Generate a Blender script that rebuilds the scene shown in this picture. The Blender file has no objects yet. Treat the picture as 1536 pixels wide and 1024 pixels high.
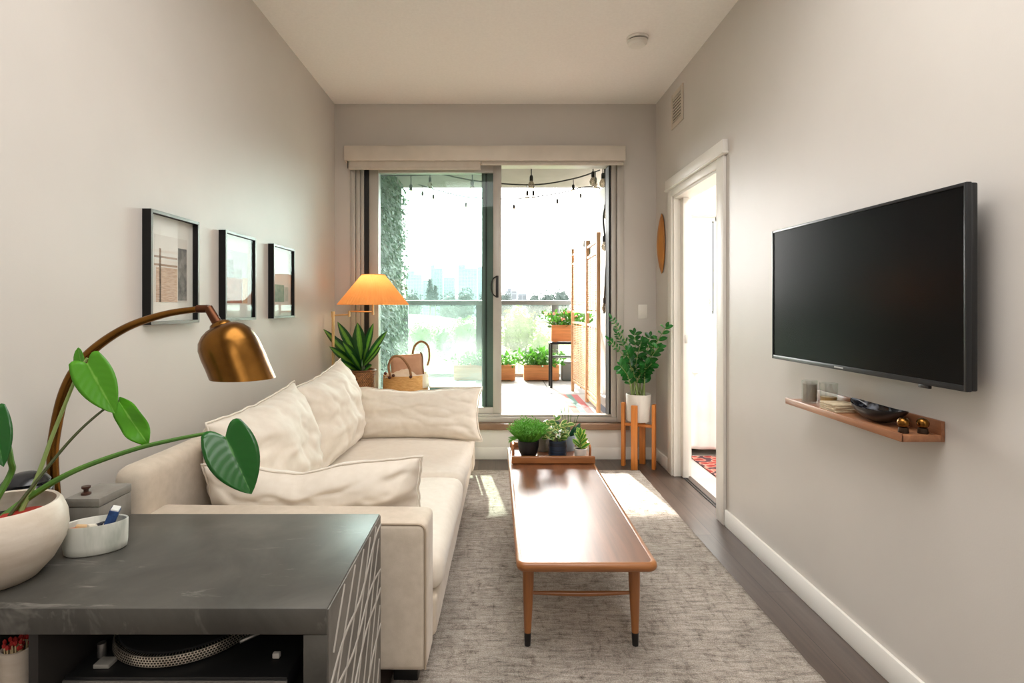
import bpy, bmesh, math, random
from mathutils import Vector, Matrix, noise

R = math.radians
PI = math.pi
random.seed(7)
sc = bpy.context.scene
COL = sc.collection
V = Vector

# ------------------------------------------------------------------ camera
EYE = 1.23
FOC = 834.0


def P(px, py, Y):
    """world point whose depth Y is known, from its bearing in the photograph"""
    return V(((px - 743) * Y / FOC, Y, EYE - (py - 460) * Y / FOC))


cam_d = bpy.data.cameras.new('camera')
cam_d.sensor_width = 36
cam_d.sensor_fit = 'HORIZONTAL'
cam_d.lens = 36 * FOC / 1536
cam_d.shift_x = 25 / 1536
cam_d.shift_y = -52 / 1536
cam_d.clip_start = 0.02
cam_d.clip_end = 3000
cam = bpy.data.objects.new('camera', cam_d)
COL.objects.link(cam)
cam.location = (0, 0, EYE)
cam.rotation_euler = (R(90), 0, 0)
sc.camera = cam

# ------------------------------------------------------------------ helpers
WORLD = {}


def smooth(pts, n=8):
    pts = [V(p) for p in pts]
    out = []
    for i in range(len(pts) - 1):
        p0 = pts[max(i - 1, 0)]
        p1, p2 = pts[i], pts[i + 1]
        p3 = pts[min(i + 2, len(pts) - 1)]
        for k in range(n):
            t = k / n
            out.append(0.5 * ((2 * p1) + (p2 - p0) * t + (2 * p0 - 5 * p1 + 4 * p2 - p3) * t * t
                              + (3 * p1 - p0 - 3 * p2 + p3) * t ** 3))
    out.append(pts[-1])
    return out


class MB:
    def __init__(self):
        self.bm = bmesh.new()
        self.uv = self.bm.loops.layers.uv.new('UVMap')

    def _merge(self, b, M=None):
        if M is not None:
            bmesh.ops.transform(b, matrix=M, verts=b.verts)
        me = bpy.data.meshes.new('tmp')
        b.to_mesh(me)
        b.free()
        self.bm.from_mesh(me)
        bpy.data.meshes.remove(me)
        return self

    def box(self, x0, x1, y0, y1, z0, z1, bev=0.0, seg=2, M=None):
        b = bmesh.new()
        bmesh.ops.create_cube(b, size=1)
        for v in b.verts:
            v.co = V(((x0 + x1) / 2 + v.co.x * (x1 - x0), (y0 + y1) / 2 + v.co.y * (y1 - y0),
                      (z0 + z1) / 2 + v.co.z * (z1 - z0)))
        if bev > 0:
            bmesh.ops.bevel(b, geom=b.edges[:], offset=bev, segments=seg, profile=0.5, affect='EDGES')
        return self._merge(b, M)

    def bar(self, p0, p1, w, h, up=(0, 0, 1), bev=0.0):
        """box beam from p0 to p1; w across, h along up"""
        p0, p1 = V(p0), V(p1)
        d = p1 - p0
        L = d.length
        d.normalize()
        s = d.cross(V(up)).normalized()
        u = s.cross(d).normalized()
        M = Matrix((( s.x, d.x, u.x, p0.x), (s.y, d.y, u.y, p0.y), (s.z, d.z, u.z, p0.z), (0, 0, 0, 1)))
        return self.box(-w / 2, w / 2, 0, L, -h / 2, h / 2, bev, 2, M)

    def tube(self, pts, r, seg=10, closed=False, cap=True):
        pts = [V(p) for p in pts]
        n = len(pts)
        rs = r if isinstance(r, (list, tuple)) else [r] * n
        if len(rs) != n:
            rs = [rs[0] + (rs[-1] - rs[0]) * i / (n - 1) for i in range(n)]
        tang = []
        for i in range(n):
            a = pts[(i - 1) % n] if closed or i > 0 else pts[i]
            b = pts[(i + 1) % n] if closed or i < n - 1 else pts[i]
            t = (b - a)
            tang.append(t.normalized() if t.length > 1e-9 else V((0, 0, 1)))
        u = tang[0].orthogonal().normalized()
        rings = []
        for i in range(n):
            u = (u - tang[i] * u.dot(tang[i]))
            u = u.normalized() if u.length > 1e-6 else tang[i].orthogonal().normalized()
            w = tang[i].cross(u)
            rings.append([self.bm.verts.new(pts[i] + (u * math.cos(2 * PI * k / seg) + w * math.sin(2 * PI * k / seg)) * rs[i])
                          for k in range(seg)])
        m = n if closed else n - 1
        for i in range(m):
            A, B = rings[i], rings[(i + 1) % n]
            for k in range(seg):
                self.bm.faces.new((A[k], A[(k + 1) % seg], B[(k + 1) % seg], B[k]))
        if cap and not closed:
            self.bm.faces.new(rings[0][::-1])
            self.bm.faces.new(rings[-1])
        return self

    def cyl(self, p0, p1, r0, r1=None, seg=20):
        return self.tube([p0, p1], [r0, r1 if r1 is not None else r0], seg)

    def lathe(self, prof, c=(0, 0, 0), seg=32, M=None, mod=None, sx=1, sy=1):
        """prof: list of (r, z). closes at r=0"""
        c = V(c)
        rows = []
        for (r, z) in prof:
            if r < 1e-6:
                p = V((0, 0, z))
                rows.append([self.bm.verts.new((M @ p if M else p) + c)])
            else:
                row = []
                for k in range(seg):
                    a = 2 * PI * k / seg
                    rr = r * (mod(a, z) if mod else 1)
                    p = V((rr * math.cos(a) * sx, rr * math.sin(a) * sy, z))
                    row.append(self.bm.verts.new((M @ p if M else p) + c))
                rows.append(row)
        zs = [z for _, z in prof]
        for i in range(len(rows) - 1):
            A, B = rows[i], rows[i + 1]
            for k in range(seg):
                k2 = (k + 1) % seg
                if len(A) == 1 and len(B) == 1:
                    continue
                if len(A) == 1:
                    f = self.bm.faces.new((A[0], B[k2], B[k]))
                elif len(B) == 1:
                    f = self.bm.faces.new((A[k], A[k2], B[0]))
                else:
                    f = self.bm.faces.new((A[k], A[k2], B[k2], B[k]))
                    uvs = [(k / seg, i), ((k + 1) / seg, i), ((k + 1) / seg, i + 1), (k / seg, i + 1)]
                    for lp, q in zip(f.loops, uvs):
                        lp[self.uv].uv = q
        return self

    def ball(self, c, r, sub=2, sc_=(1, 1, 1)):
        b = bmesh.new()
        bmesh.ops.create_icosphere(b, subdivisions=sub, radius=r)
        for v in b.verts:
            v.co = V((v.co.x * sc_[0], v.co.y * sc_[1], v.co.z * sc_[2])) + V(c)
        return self._merge(b)

    def grid(self, f, nu, nv, uv=True):
        vs = [[self.bm.verts.new(f(i / nu, j / nv)) for j in range(nv + 1)] for i in range(nu + 1)]
        for i in range(nu):
            for j in range(nv):
                fc = self.bm.faces.new((vs[i][j], vs[i + 1][j], vs[i + 1][j + 1], vs[i][j + 1]))
                for lp, q in zip(fc.loops, ((i, j), (i + 1, j), (i + 1, j + 1), (i, j + 1))):
                    lp[self.uv].uv = (q[0] / nu, q[1] / nv)
        return self

    def leaf(self, base, tip, normal, W, kind='ovate', lobe=0.0, fold=0.15, curl=0.1, ns=8, nt=6, wave=0.0):
        base, tip, nrm = V(base), V(tip), V(normal)
        ax = tip - base
        L = ax.length
        a = ax.normalized()
        side = a.cross(nrm)
        side = side.normalized() if side.length > 1e-6 else a.orthogonal().normalized()
        nrm = side.cross(a).normalized()

        def prof(s):
            if kind == 'heart':
                return max(0.0, math.sin(PI * (0.27 + 0.73 * s))) ** 0.85 * 1.0
            if kind == 'lance':
                return max(0.02, math.sin(PI * min(1, 0.06 + 0.94 * s)) ** 0.75)
            if kind == 'strap':
                return max(0.03, min(1, 0.35 + 1.6 * s)) * (1 - max(0, (s - 0.55) / 0.45) ** 2.2)
            return max(0.0, math.sin(PI * s)) ** 0.6

        def f(s, v):
            t = v * 2 - 1
            w = prof(s) * W / 2
            back = lobe * L * math.sin(min(abs(t), 1) * PI * 0.72) * (1 - s) ** 2
            p = base + a * (s * L - back) + side * (t * w)
            p += nrm * (fold * abs(t) * w - curl * L * s * s * 1.0)
            if wave:
                p += nrm * wave * math.sin(s * 11) * abs(t) * (1 if t > 0 else -1)
            return p
        return self.grid(f, ns, nt)

    def build(self, name, m, parent=None, origin=None, xf=None, sharp=35, flat=False, solid=0.0, subd=0):
        if xf is not None:
            bmesh.ops.transform(self.bm, matrix=xf, verts=self.bm.verts)
        bmesh.ops.recalc_face_normals(self.bm, faces=self.bm.faces) if solid == 0 else None
        org = WORLD[parent.name] if parent is not None else V(origin if origin is not None else (0, 0, 0))
        if org.length > 0:
            bmesh.ops.translate(self.bm, vec=-org, verts=self.bm.verts)
        me = bpy.data.meshes.new(name)
        self.bm.to_mesh(me)
        self.bm.free()
        if not flat:
            me.polygons.foreach_set('use_smooth', [True] * len(me.polygons))
            me.set_sharp_from_angle(angle=R(sharp))
        o = bpy.data.objects.new(name, me)
        me.materials.append(m)
        COL.objects.link(o)
        if parent is not None:
            o.parent = parent
        else:
            o.location = org
        WORLD[o.name] = org.copy()
        if solid:
            md = o.modifiers.new('thickness', 'SOLIDIFY')
            md.thickness = solid
            md.offset = 0
        if subd:
            md = o.modifiers.new('smooth', 'SUBSURF')
            md.levels = subd
            md.render_levels = subd
        return o


def tag(o, label, cat, group=None, kind=None):
    o['label'] = label
    o['category'] = cat
    if group:
        o['group'] = group
    if kind:
        o['kind'] = kind
    return o


def thing(name, label, cat, loc, group=None, kind=None):
    o = bpy.data.objects.new(name, None)
    o.empty_display_size = 0.05
    COL.objects.link(o)
    o.location = loc
    WORLD[o.name] = V(loc)
    return tag(o, label, cat, group, kind)


def dup(root, loc, label=None, rz=0.0):
    r = root.copy()
    COL.objects.link(r)
    r.location = loc
    r.rotation_euler = (0, 0, rz)
    WORLD[r.name] = V(loc)
    if label:
        r['label'] = label
    for ch in list(root.children):
        c = ch.copy()
        COL.objects.link(c)
        c.parent = r
        WORLD[c.name] = V(loc)
        for g in list(ch.children):
            d = g.copy()
            COL.objects.link(d)
            d.parent = c
            WORLD[d.name] = V(loc)
    return r


# ------------------------------------------------------------------ materials
def srgb(r, g, b):
    def f(c):
        c /= 255
        return c / 12.92 if c <= 0.04045 else ((c + 0.055) / 1.055) ** 2.4
    return (f(r), f(g), f(b), 1)


def nodes(m):
    m.use_nodes = True
    nt = m.node_tree
    return nt, nt.nodes, nt.links


def coords(nt, scale=(1, 1, 1), rot=(0, 0, 0), out='Object'):
    tc = nt.nodes.new('ShaderNodeTexCoord')
    mp = nt.nodes.new('ShaderNodeMapping')
    mp.inputs['Scale'].default_value = scale
    mp.inputs['Rotation'].default_value = rot
    nt.links.new(tc.outputs[out], mp.inputs['Vector'])
    return mp.outputs['Vector']


def noise_tex(nt, vec, scale=5, detail=4, rough=0.55, dist=0.0):
    n = nt.nodes.new('ShaderNodeTexNoise')
    n.inputs['Scale'].default_value = scale
    n.inputs['Detail'].default_value = detail
    n.inputs['Roughness'].default_value = rough
    n.inputs['Distortion'].default_value = dist
    nt.links.new(vec, n.inputs['Vector'])
    return n.outputs['Fac']


def ramp(nt, fac, stops):
    r = nt.nodes.new('ShaderNodeValToRGB')
    el = r.color_ramp.elements
    while len(el) < len(stops):
        el.new(0.5)
    for e, (p, c) in zip(el, stops):
        e.position = p
        e.color = c
    nt.links.new(fac, r.inputs['Fac'])
    return r.outputs['Color']


def mixc(nt, fac, a, b, mode='MIX'):
    m = nt.nodes.new('ShaderNodeMix')
    m.data_type = 'RGBA'
    m.blend_type = mode
    for sock, v in ((m.inputs[0], fac), (m.inputs[6], a), (m.inputs[7], b)):
        if hasattr(v, 'is_linked') or isinstance(v, bpy.types.NodeSocket):
            nt.links.new(v, sock)
        else:
            sock.default_value = v
    return m.outputs[2]


def bump_node(nt, height, strength=0.2, dist=0.01):
    b = nt.nodes.new('ShaderNodeBump')
    b.inputs['Strength'].default_value = strength
    b.inputs['Distance'].default_value = dist
    nt.links.new(height, b.inputs['Height'])
    return b.outputs['Normal']


def mat(name, col, rough=0.6, metal=0.0, spec=0.5, col2=None, vs=4.0, stretch=(1, 1, 1), bump=None,
        coat=0.0, coat_r=0.1, sheen=0.0, emit=None, vpos=(0.35, 0.65), detail=4):
    m = bpy.data.materials.new(name)
    nt, N, L = nodes(m)
    b = N['Principled BSDF']
    b.inputs['Base Color'].default_value = col
    b.inputs['Roughness'].default_value = rough
    b.inputs['Metallic'].default_value = metal
    b.inputs['Specular IOR Level'].default_value = spec
    b.inputs['Coat Weight'].default_value = coat
    b.inputs['Coat Roughness'].default_value = coat_r
    b.inputs['Sheen Weight'].default_value = sheen
    vec = coords(nt, stretch)
    c2 = col2 or tuple(x * 0.9 for x in col[:3]) + (1,)
    f = noise_tex(nt, vec, vs, detail)
    L.new(ramp(nt, f, [(vpos[0], col), (vpos[1], c2)]), b.inputs['Base Color'])
    if bump:
        bv = coords(nt, (1, 1, 1))
        L.new(bump_node(nt, noise_tex(nt, bv, bump[0], 3), bump[1], bump[2] if len(bump) > 2 else 0.005), b.inputs['Normal'])
    if emit:
        b.inputs['Emission Color'].default_value = emit[0]
        b.inputs['Emission Strength'].default_value = emit[1]
    return m


def wood(name, c1, c2, axis='y', rough=0.4, coat=0.0, scale=9.0, coat_r=0.15, spec=0.5):
    m = bpy.data.materials.new(name)
    nt, N, L = nodes(m)
    b = N['Principled BSDF']
    st = {'x': (0.08, 1, 1), 'y': (1, 0.08, 1), 'z': (1, 1, 0.08)}[axis]
    vec = coords(nt, st)
    f1 = noise_tex(nt, vec, scale, 6, 0.6, 1.2)
    f2 = noise_tex(nt, vec, scale * 7, 3, 0.6)
    mid = tuple((a + d) / 2 for a, d in zip(c1, c2))
    ca = ramp(nt, f1, [(0.3, c2), (0.48, mid), (0.68, c1)])
    cb = ramp(nt, f2, [(0.35, (0.72, 0.72, 0.72, 1)), (0.6, (1, 1, 1, 1))])
    L.new(mixc(nt, 0.6, ca, cb, 'MULTIPLY'), b.inputs['Base Color'])
    b.inputs['Roughness'].default_value = rough
    b.inputs['Coat Weight'].default_value = coat
    b.inputs['Coat Roughness'].default_value = coat_r
    b.inputs['Specular IOR Level'].default_value = spec
    L.new(bump_node(nt, f2, 0.08, 0.002), b.inputs['Normal'])
    return m


def leafmat(name, edge, mid, vein, rough=0.3, band=0.5, trans=0.25, vein_w=0.04):
    """colour runs across the blade: midrib, inner band, edge"""
    m = bpy.data.materials.new(name)
    nt, N, L = nodes(m)
    b = N['Principled BSDF']
    tc = N.new('ShaderNodeTexCoord')
    sp = N.new('ShaderNodeSeparateXYZ')
    L.new(tc.outputs['UV'], sp.inputs[0])
    a = N.new('ShaderNodeMath'); a.operation = 'SUBTRACT'; a.inputs[1].default_value = 0.5
    L.new(sp.outputs['Y'], a.inputs[0])
    ab = N.new('ShaderNodeMath'); ab.operation = 'ABSOLUTE'
    L.new(a.outputs[0], ab.inputs[0])
    nz = noise_tex(nt, coords(nt), 40, 2)
    ad = N.new('ShaderNodeMath'); ad.operation = 'MULTIPLY_ADD'
    ad.inputs[1].default_value = 0.12
    L.new(nz, ad.inputs[0]); L.new(ab.outputs[0], ad.inputs[2])
    c = ramp(nt, ad.outputs[0], [(0.06, vein), (0.06 + vein_w, mid), (band * 0.5 + 0.05, mid), (band * 0.5 + 0.12, edge)])
    L.new(c, b.inputs['Base Color'])
    b.inputs['Roughness'].default_value = rough
    # side veins
    wv = N.new('ShaderNodeMath'); wv.operation = 'MULTIPLY_ADD'; wv.inputs[1].default_value = -0.5
    L.new(ab.outputs[0], wv.inputs[0]); L.new(sp.outputs['X'], wv.inputs[2])
    si = N.new('ShaderNodeMath'); si.operation = 'MULTIPLY'; si.inputs[1].default_value = 52
    L.new(wv.outputs[0], si.inputs[0])
    sn = N.new('ShaderNodeMath'); sn.operation = 'SINE'
    L.new(si.outputs[0], sn.inputs[0])
    L.new(bump_node(nt, sn.outputs[0], 0.07, 0.0015), b.inputs['Normal'])
    if trans:
        tr = N.new('ShaderNodeBsdfTranslucent')
        L.new(c, tr.inputs['Color'])
        mx = N.new('ShaderNodeMixShader'); mx.inputs[0].default_value = trans
        out = N['Material Output']
        L.new(b.outputs[0], mx.inputs[1]); L.new(tr.outputs[0], mx.inputs[2])
        L.new(mx.outputs[0], out.inputs['Surface'])
    return m


def glass_pane(name, tint, haze=0.04, gloss=0.06, haze_col=(0.85, 0.9, 0.88, 1)):
    """thin sheet: clear tinted transmission, a pale veil standing in for haze, a mirror film"""
    m = bpy.data.materials.new(name)
    nt, N, L = nodes(m)
    N.remove(N['Principled BSDF'])
    out = N['Material Output']
    t = N.new('ShaderNodeBsdfTransparent'); t.inputs['Color'].default_value = tint
    d = N.new('ShaderNodeBsdfTranslucent'); d.inputs['Color'].default_value = haze_col
    g = N.new('ShaderNodeBsdfGlossy'); g.inputs['Roughness'].default_value = 0.02
    m1 = N.new('ShaderNodeMixShader')
    nz = noise_tex(nt, coords(nt), 3, 3)
    mm = N.new('ShaderNodeMath'); mm.operation = 'MULTIPLY'; mm.inputs[1].default_value = haze * 2
    L.new(nz, mm.inputs[0]); L.new(mm.outputs[0], m1.inputs[0])
    L.new(t.outputs[0], m1.inputs[1]); L.new(d.outputs[0], m1.inputs[2])
    m2 = N.new('ShaderNodeMixShader'); m2.inputs[0].default_value = gloss
    L.new(m1.outputs[0], m2.inputs[1]); L.new(g.outputs[0], m2.inputs[2])
    L.new(m2.outputs[0], out.inputs['Surface'])
    return m


# ---- surfaces of the room
M_wall = mat('wall_paint', srgb(204, 198, 191), 0.42, spec=0.45, col2=srgb(200, 194, 187), vs=2, bump=(220, 0.10, 0.002))
M_ceil = mat('ceiling_paint', srgb(246, 242, 237), 0.9, spec=0.2, col2=srgb(242, 238, 233), vs=60, bump=(160, 0.35, 0.004))
M_white = mat('white_trim_paint', srgb(236, 232, 225), 0.4, col2=srgb(232, 228, 220), vs=3)
M_bedwall = mat('bedroom_white_paint', srgb(240, 237, 232), 0.7)
M_alu = mat('grey_aluminium_frame', srgb(190, 184, 176), 0.4, metal=0.15, col2=srgb(182, 177, 169), vs=3)
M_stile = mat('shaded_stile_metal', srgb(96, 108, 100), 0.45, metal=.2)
M_alu_d = mat('dark_aluminium_gap', srgb(30, 30, 30), 0.5)
M_seal = mat('black_rubber_seal', srgb(22, 22, 22), 0.6)


def planks_floor():
    m = bpy.data.materials.new('dark_plank_floor')
    nt, N, L = nodes(m)
    b = N['Principled BSDF']
    vec = coords(nt, (1, 1, 1), (0, 0, R(90)))
    br = N.new('ShaderNodeTexBrick')
    br.inputs['Scale'].default_value = 1
    br.inputs['Mortar Size'].default_value = 0.0015
    br.inputs['Brick Width'].default_value = 1.2
    br.inputs['Row Height'].default_value = 0.13
    br.inputs['Color1'].default_value = srgb(102, 86, 77)
    br.inputs['Color2'].default_value = srgb(82, 69, 61)
    br.inputs['Mortar'].default_value = srgb(40, 34, 30)
    br.inputs['Bias'].default_value = 0
    L.new(vec, br.inputs['Vector'])
    gv = coords(nt, (1, 0.06, 1))
    g = noise_tex(nt, gv, 40, 5, 0.6, 0.5)
    gc = ramp(nt, g, [(0.3, (0.6, 0.58, 0.56, 1)), (0.65, (1.1, 1.08, 1.05, 1))])
    L.new(mixc(nt, 0.8, br.outputs['Color'], gc, 'MULTIPLY'), b.inputs['Base Color'])
    b.inputs['Roughness'].default_value = 0.36
    L.new(bump_node(nt, g, 0.08, 0.002), b.inputs['Normal'])
    return m


M_floor = planks_floor()


def rug_mat():
    m = bpy.data.materials.new('distressed_rug_pile')
    nt, N, L = nodes(m)
    b = N['Principled BSDF']
    v1 = coords(nt, (0.22, 1, 1), (0, 0, R(8)))
    v2 = coords(nt, (1, 0.35, 1), (0, 0, R(-35)))
    f1 = noise_tex(nt, v1, 52, 7, 0.8, 0.4)
    f2 = noise_tex(nt, v2, 34, 6, 0.78, 0.8)
    f3 = noise_tex(nt, coords(nt), 2.2, 3)
    f4 = noise_tex(nt, coords(nt), 240, 2)
    c1 = ramp(nt, f1, [(0.38, srgb(84, 75, 68)), (0.48, srgb(166, 155, 143)), (0.62, srgb(206, 198, 188))])
    c2 = ramp(nt, f2, [(0.36, srgb(92, 83, 76)), (0.46, srgb(180, 169, 157)), (0.6, srgb(202, 194, 184))])
    c = mixc(nt, 0.4, c1, c2)
    c3 = ramp(nt, f3, [(0.35, (0.80, 0.79, 0.78, 1)), (0.62, (1.06, 1.05, 1.04, 1))])
    c = mixc(nt, 0.9, c, c3, 'MULTIPLY')
    c4 = ramp(nt, f4, [(0.34, (0.55, 0.54, 0.53, 1)), (0.6, (1.08, 1.08, 1.08, 1))])
    c = mixc(nt, 0.8, c, c4, 'MULTIPLY')
    L.new(c, b.inputs['Base Color'])
    b.inputs['Roughness'].default_value = 0.95
    b.inputs['Specular IOR Level'].default_value = 0.1
    b.inputs['Sheen Weight'].default_value = 0.1
    ad = N.new('ShaderNodeMath'); ad.operation = 'ADD'
    L.new(f1, ad.inputs[0]); L.new(f4, ad.inputs[1])
    L.new(bump_node(nt, ad.outputs[0], 0.7, 0.008), b.inputs['Normal'])
    return m


M_rug = rug_mat()
M_linen = mat('cream_linen', srgb(214, 200, 182), 0.85, spec=0.2, col2=srgb(205, 191, 172), vs=30, sheen=0.25, bump=(500, 0.25, 0.002))
M_linen2 = mat('cream_cotton_cushion', srgb(229, 219, 205), 0.7, spec=0.3, col2=srgb(223, 212, 197), vs=25, sheen=0.3, bump=(420, 0.12, 0.002))
M_piping = mat('beige_piping', srgb(176, 158, 136), 0.85)
M_walnut = wood('walnut_tabletop', srgb(150, 94, 58), srgb(94, 54, 32), 'y', 0.38, coat=1.0, coat_r=0.33, scale=10)
M_teak = wood('teak_edge', srgb(178, 116, 64), srgb(138, 84, 42), 'x', 0.4, coat=0.2)
M_teak_z = wood('teak_leg', srgb(174, 112, 60), srgb(134, 80, 40), 'z', 0.4, coat=0.2)
M_oak_z = wood('honey_wood_leg', srgb(222, 142, 66), srgb(190, 108, 44), 'z', 0.45)
M_oak_x = wood('honey_wood_bar', srgb(222, 142, 66), srgb(190, 108, 44), 'x', 0.45)
M_shelf = wood('acacia_shelf', srgb(180, 126, 88), srgb(116, 64, 36), 'y', 0.4, coat=0.15)
M_darksock = mat('black_ferrule', srgb(24, 20, 20), 0.4)
M_brass = mat('aged_brass', srgb(138, 96, 44), 0.27, metal=1.0, col2=srgb(104, 70, 30), vs=7)
M_brass_l = mat('polished_brass', srgb(236, 200, 146), 0.3, metal=1.0)
M_brass_in = mat('brass_shade_lining', srgb(200, 170, 120), 0.5, metal=0.6)
M_black = mat('black_plastic', srgb(16, 16, 17), 0.4)
M_blackmet = mat('black_metal', srgb(22, 22, 24), 0.45, metal=0.3)
M_cream_pot = mat('speckled_cream_stoneware', srgb(214, 203, 188), 0.5, col2=srgb(200, 186, 168), vs=9, stretch=(1, 1, 4), bump=(90, 0.12, 0.003))
M_marble = mat('pale_green_white_glaze', srgb(214, 214, 204), 0.4, col2=srgb(176, 180, 168), vs=14, stretch=(2, 2, 0.5), vpos=(0.5, 0.75))
M_stone = mat('grey_soapstone', srgb(150, 145, 137), 0.6, col2=srgb(128, 122, 114), vs=12, bump=(60, 0.12, 0.003))
M_soil = mat('potting_soil', srgb(46, 34, 26), 0.95, col2=srgb(24, 18, 14), vs=70, bump=(120, 0.8, 0.01))
M_red = mat('red_clay_liner', srgb(170, 40, 26), 0.6)
M_darkjar = mat('black_glazed_jar', srgb(26, 28, 32), 0.22)


def concrete():
    m = bpy.data.materials.new('dark_microcement')
    nt, N, L = nodes(m)
    b = N['Principled BSDF']
    f = noise_tex(nt, coords(nt), 5, 7, 0.62, 0.6)
    c = ramp(nt, f, [(0.3, srgb(60, 58, 54)), (0.5, srgb(74, 72, 67)), (0.72, srgb(92, 89, 83))])
    s = noise_tex(nt, coords(nt, (1.2, 6, 1), (0, 0, R(-28))), 4.2, 5, 0.7, 0.8)
    sm = ramp(nt, s, [(0.61, (0, 0, 0, 1)), (0.74, (0.6, 0.6, 0.6, 1))])
    L.new(mixc(nt, sm, c, srgb(150, 146, 138)), b.inputs['Base Color'])
    b.inputs['Roughness'].default_value = 0.40
    L.new(bump_node(nt, f, 0.08, 0.003), b.inputs['Normal'])
    return m


M_conc = concrete()
M_conc_side = mat('lit_grey_carved_plaster', srgb(122, 117, 110), 0.6, col2=srgb(98, 94, 88), vs=8, bump=(60, 0.12, 0.003))  # lighter grey puts the light this side face catches into its colour
M_ridge = mat('pale_worn_ridge', srgb(168, 161, 151), 0.6)
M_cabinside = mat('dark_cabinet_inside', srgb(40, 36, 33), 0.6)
M_screen = mat('black_gloss_screen', srgb(4, 4, 5), 0.22, spec=0.13, col2=srgb(4, 4, 5))
M_bezel = mat('dark_grey_bezel', srgb(42, 43, 45), 0.35, metal=0.4)
M_silver = mat('silver_metal', srgb(190, 188, 184), 0.35, metal=0.9)
M_paper = mat('white_mat_board', srgb(232, 228, 220), 0.8)
M_frameglass = glass_pane('picture_glass', (0.97, 0.98, 0.98, 1), 0.0, 0.05)
M_blackframe = mat('black_wood_frame', srgb(14, 13, 13), 0.45, spec=.3)
M_frame_face = mat('grey_frame_face', srgb(120, 119, 116), 0.35, metal=0.5)
M_glass_door = glass_pane('green_tinted_door_glass', (0.905, 0.965, 0.95, 1), 0.03, 0.012, (0.85, 0.96, 0.93, 1))  # pale veil in the pane hazes the view outside
M_glass_rail = glass_pane('hazy_railing_glass', (0.95, 0.985, 0.96, 1), 0.022, 0.02, (0.92, 0.95, 0.9, 1))  # milky haze below the rail put into the glass
M_glass_win = glass_pane('clear_window_glass', (0.96, 0.98, 0.97, 1), 0.02, 0.04)


def shade_mat():
    m = bpy.data.materials.new('orange_pleated_paper')
    nt, N, L = nodes(m)
    N.remove(N['Principled BSDF'])
    d = N.new('ShaderNodeBsdfDiffuse'); t = N.new('ShaderNodeBsdfTranslucent')
    n = noise_tex(nt, coords(nt), 12, 3)
    c = ramp(nt, n, [(0.3, srgb(248, 178, 112)), (0.7, srgb(244, 170, 104))])
    L.new(c, d.inputs['Color']); L.new(c, t.inputs['Color'])
    mx = N.new('ShaderNodeMixShader'); mx.inputs[0].default_value = 0.55
    L.new(d.outputs[0], mx.inputs[1]); L.new(t.outputs[0], mx.inputs[2])
    L.new(mx.outputs[0], N['Material Output'].inputs['Surface'])
    return m


M_shade = shade_mat()


def weave(name, c1, c2, sx=60, sz=60, rough=0.6, coord='Object'):
    m = bpy.data.materials.new(name)
    nt, N, L = nodes(m)
    b = N['Principled BSDF']
    vec = coords(nt, (1, 1, 1), (0, 0, 0), 'UV')
    br = N.new('ShaderNodeTexBrick')
    br.inputs['Scale'].default_value = 1
    br.inputs['Brick Width'].default_value = 1 / sx
    br.inputs['Row Height'].default_value = sz
    br.inputs['Mortar Size'].default_value = 0.12 / sx
    br.inputs['Color1'].default_value = c1
    br.inputs['Color2'].default_value = tuple((a + d) / 2 for a, d in zip(c1, c2))
    br.inputs['Mortar'].default_value = c2
    L.new(vec, br.inputs['Vector'])
    L.new(br.outputs['Color'], b.inputs['Base Color'])
    b.inputs['Roughness'].default_value = rough
    L.new(bump_node(nt, br.outputs['Fac'], -0.6, 0.004), b.inputs['Normal'])
    return m


M_rattan = weave('brown_rattan_weave', srgb(176, 122, 72), srgb(60, 36, 18), 40, 0.19)
M_seagrass = mat('golden_seagrass', srgb(222, 172, 108), 0.7, col2=srgb(196, 142, 78), vs=30, stretch=(1, 1, 5), bump=(150, 0.4, 0.004))
M_rope = mat('brown_rope', srgb(150, 108, 70), 0.8, bump=(200, 0.5, 0.004))
M_leather = mat('tan_leather', srgb(206, 160, 128), 0.5, col2=srgb(190, 142, 110), vs=9, bump=(150, 0.2, 0.003))
M_cloth_w = mat('cream_cotton_lining', srgb(232, 218, 196), 0.85, bump=(40, 0.3, 0.01))
M_tabletop_w = mat('white_lacquer_top', srgb(236, 240, 236), 0.25)
M_tealedge = mat('teal_edge', srgb(104, 146, 136), 0.4)
M_copper = mat('copper_handle', srgb(190, 128, 88), 0.35, metal=0.9)
M_pot_black = mat('black_matte_pot', srgb(10, 12, 15), 0.45)
M_pot_white = mat('white_ceramic', srgb(222, 216, 208), 0.4)
M_pot_grey = mat('grey_ceramic', srgb(164, 160, 156), 0.5)
M_pot_blue = mat('pale_blue_ceramic', srgb(160, 176, 192), 0.45)
M_switch = mat('white_switch_plastic', srgb(238, 234, 226), 0.35)
M_vent = mat('beige_painted_metal', srgb(204, 192, 176), 0.5)
M_slot = mat('dark_slot', srgb(44, 36, 30), 0.8)
M_blind = mat('beige_blind_fabric', srgb(206, 196, 182), 0.7, col2=srgb(200, 190, 176), vs=20)
M_valance = mat('cream_valance', srgb(214, 204, 190), 0.5)

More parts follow.
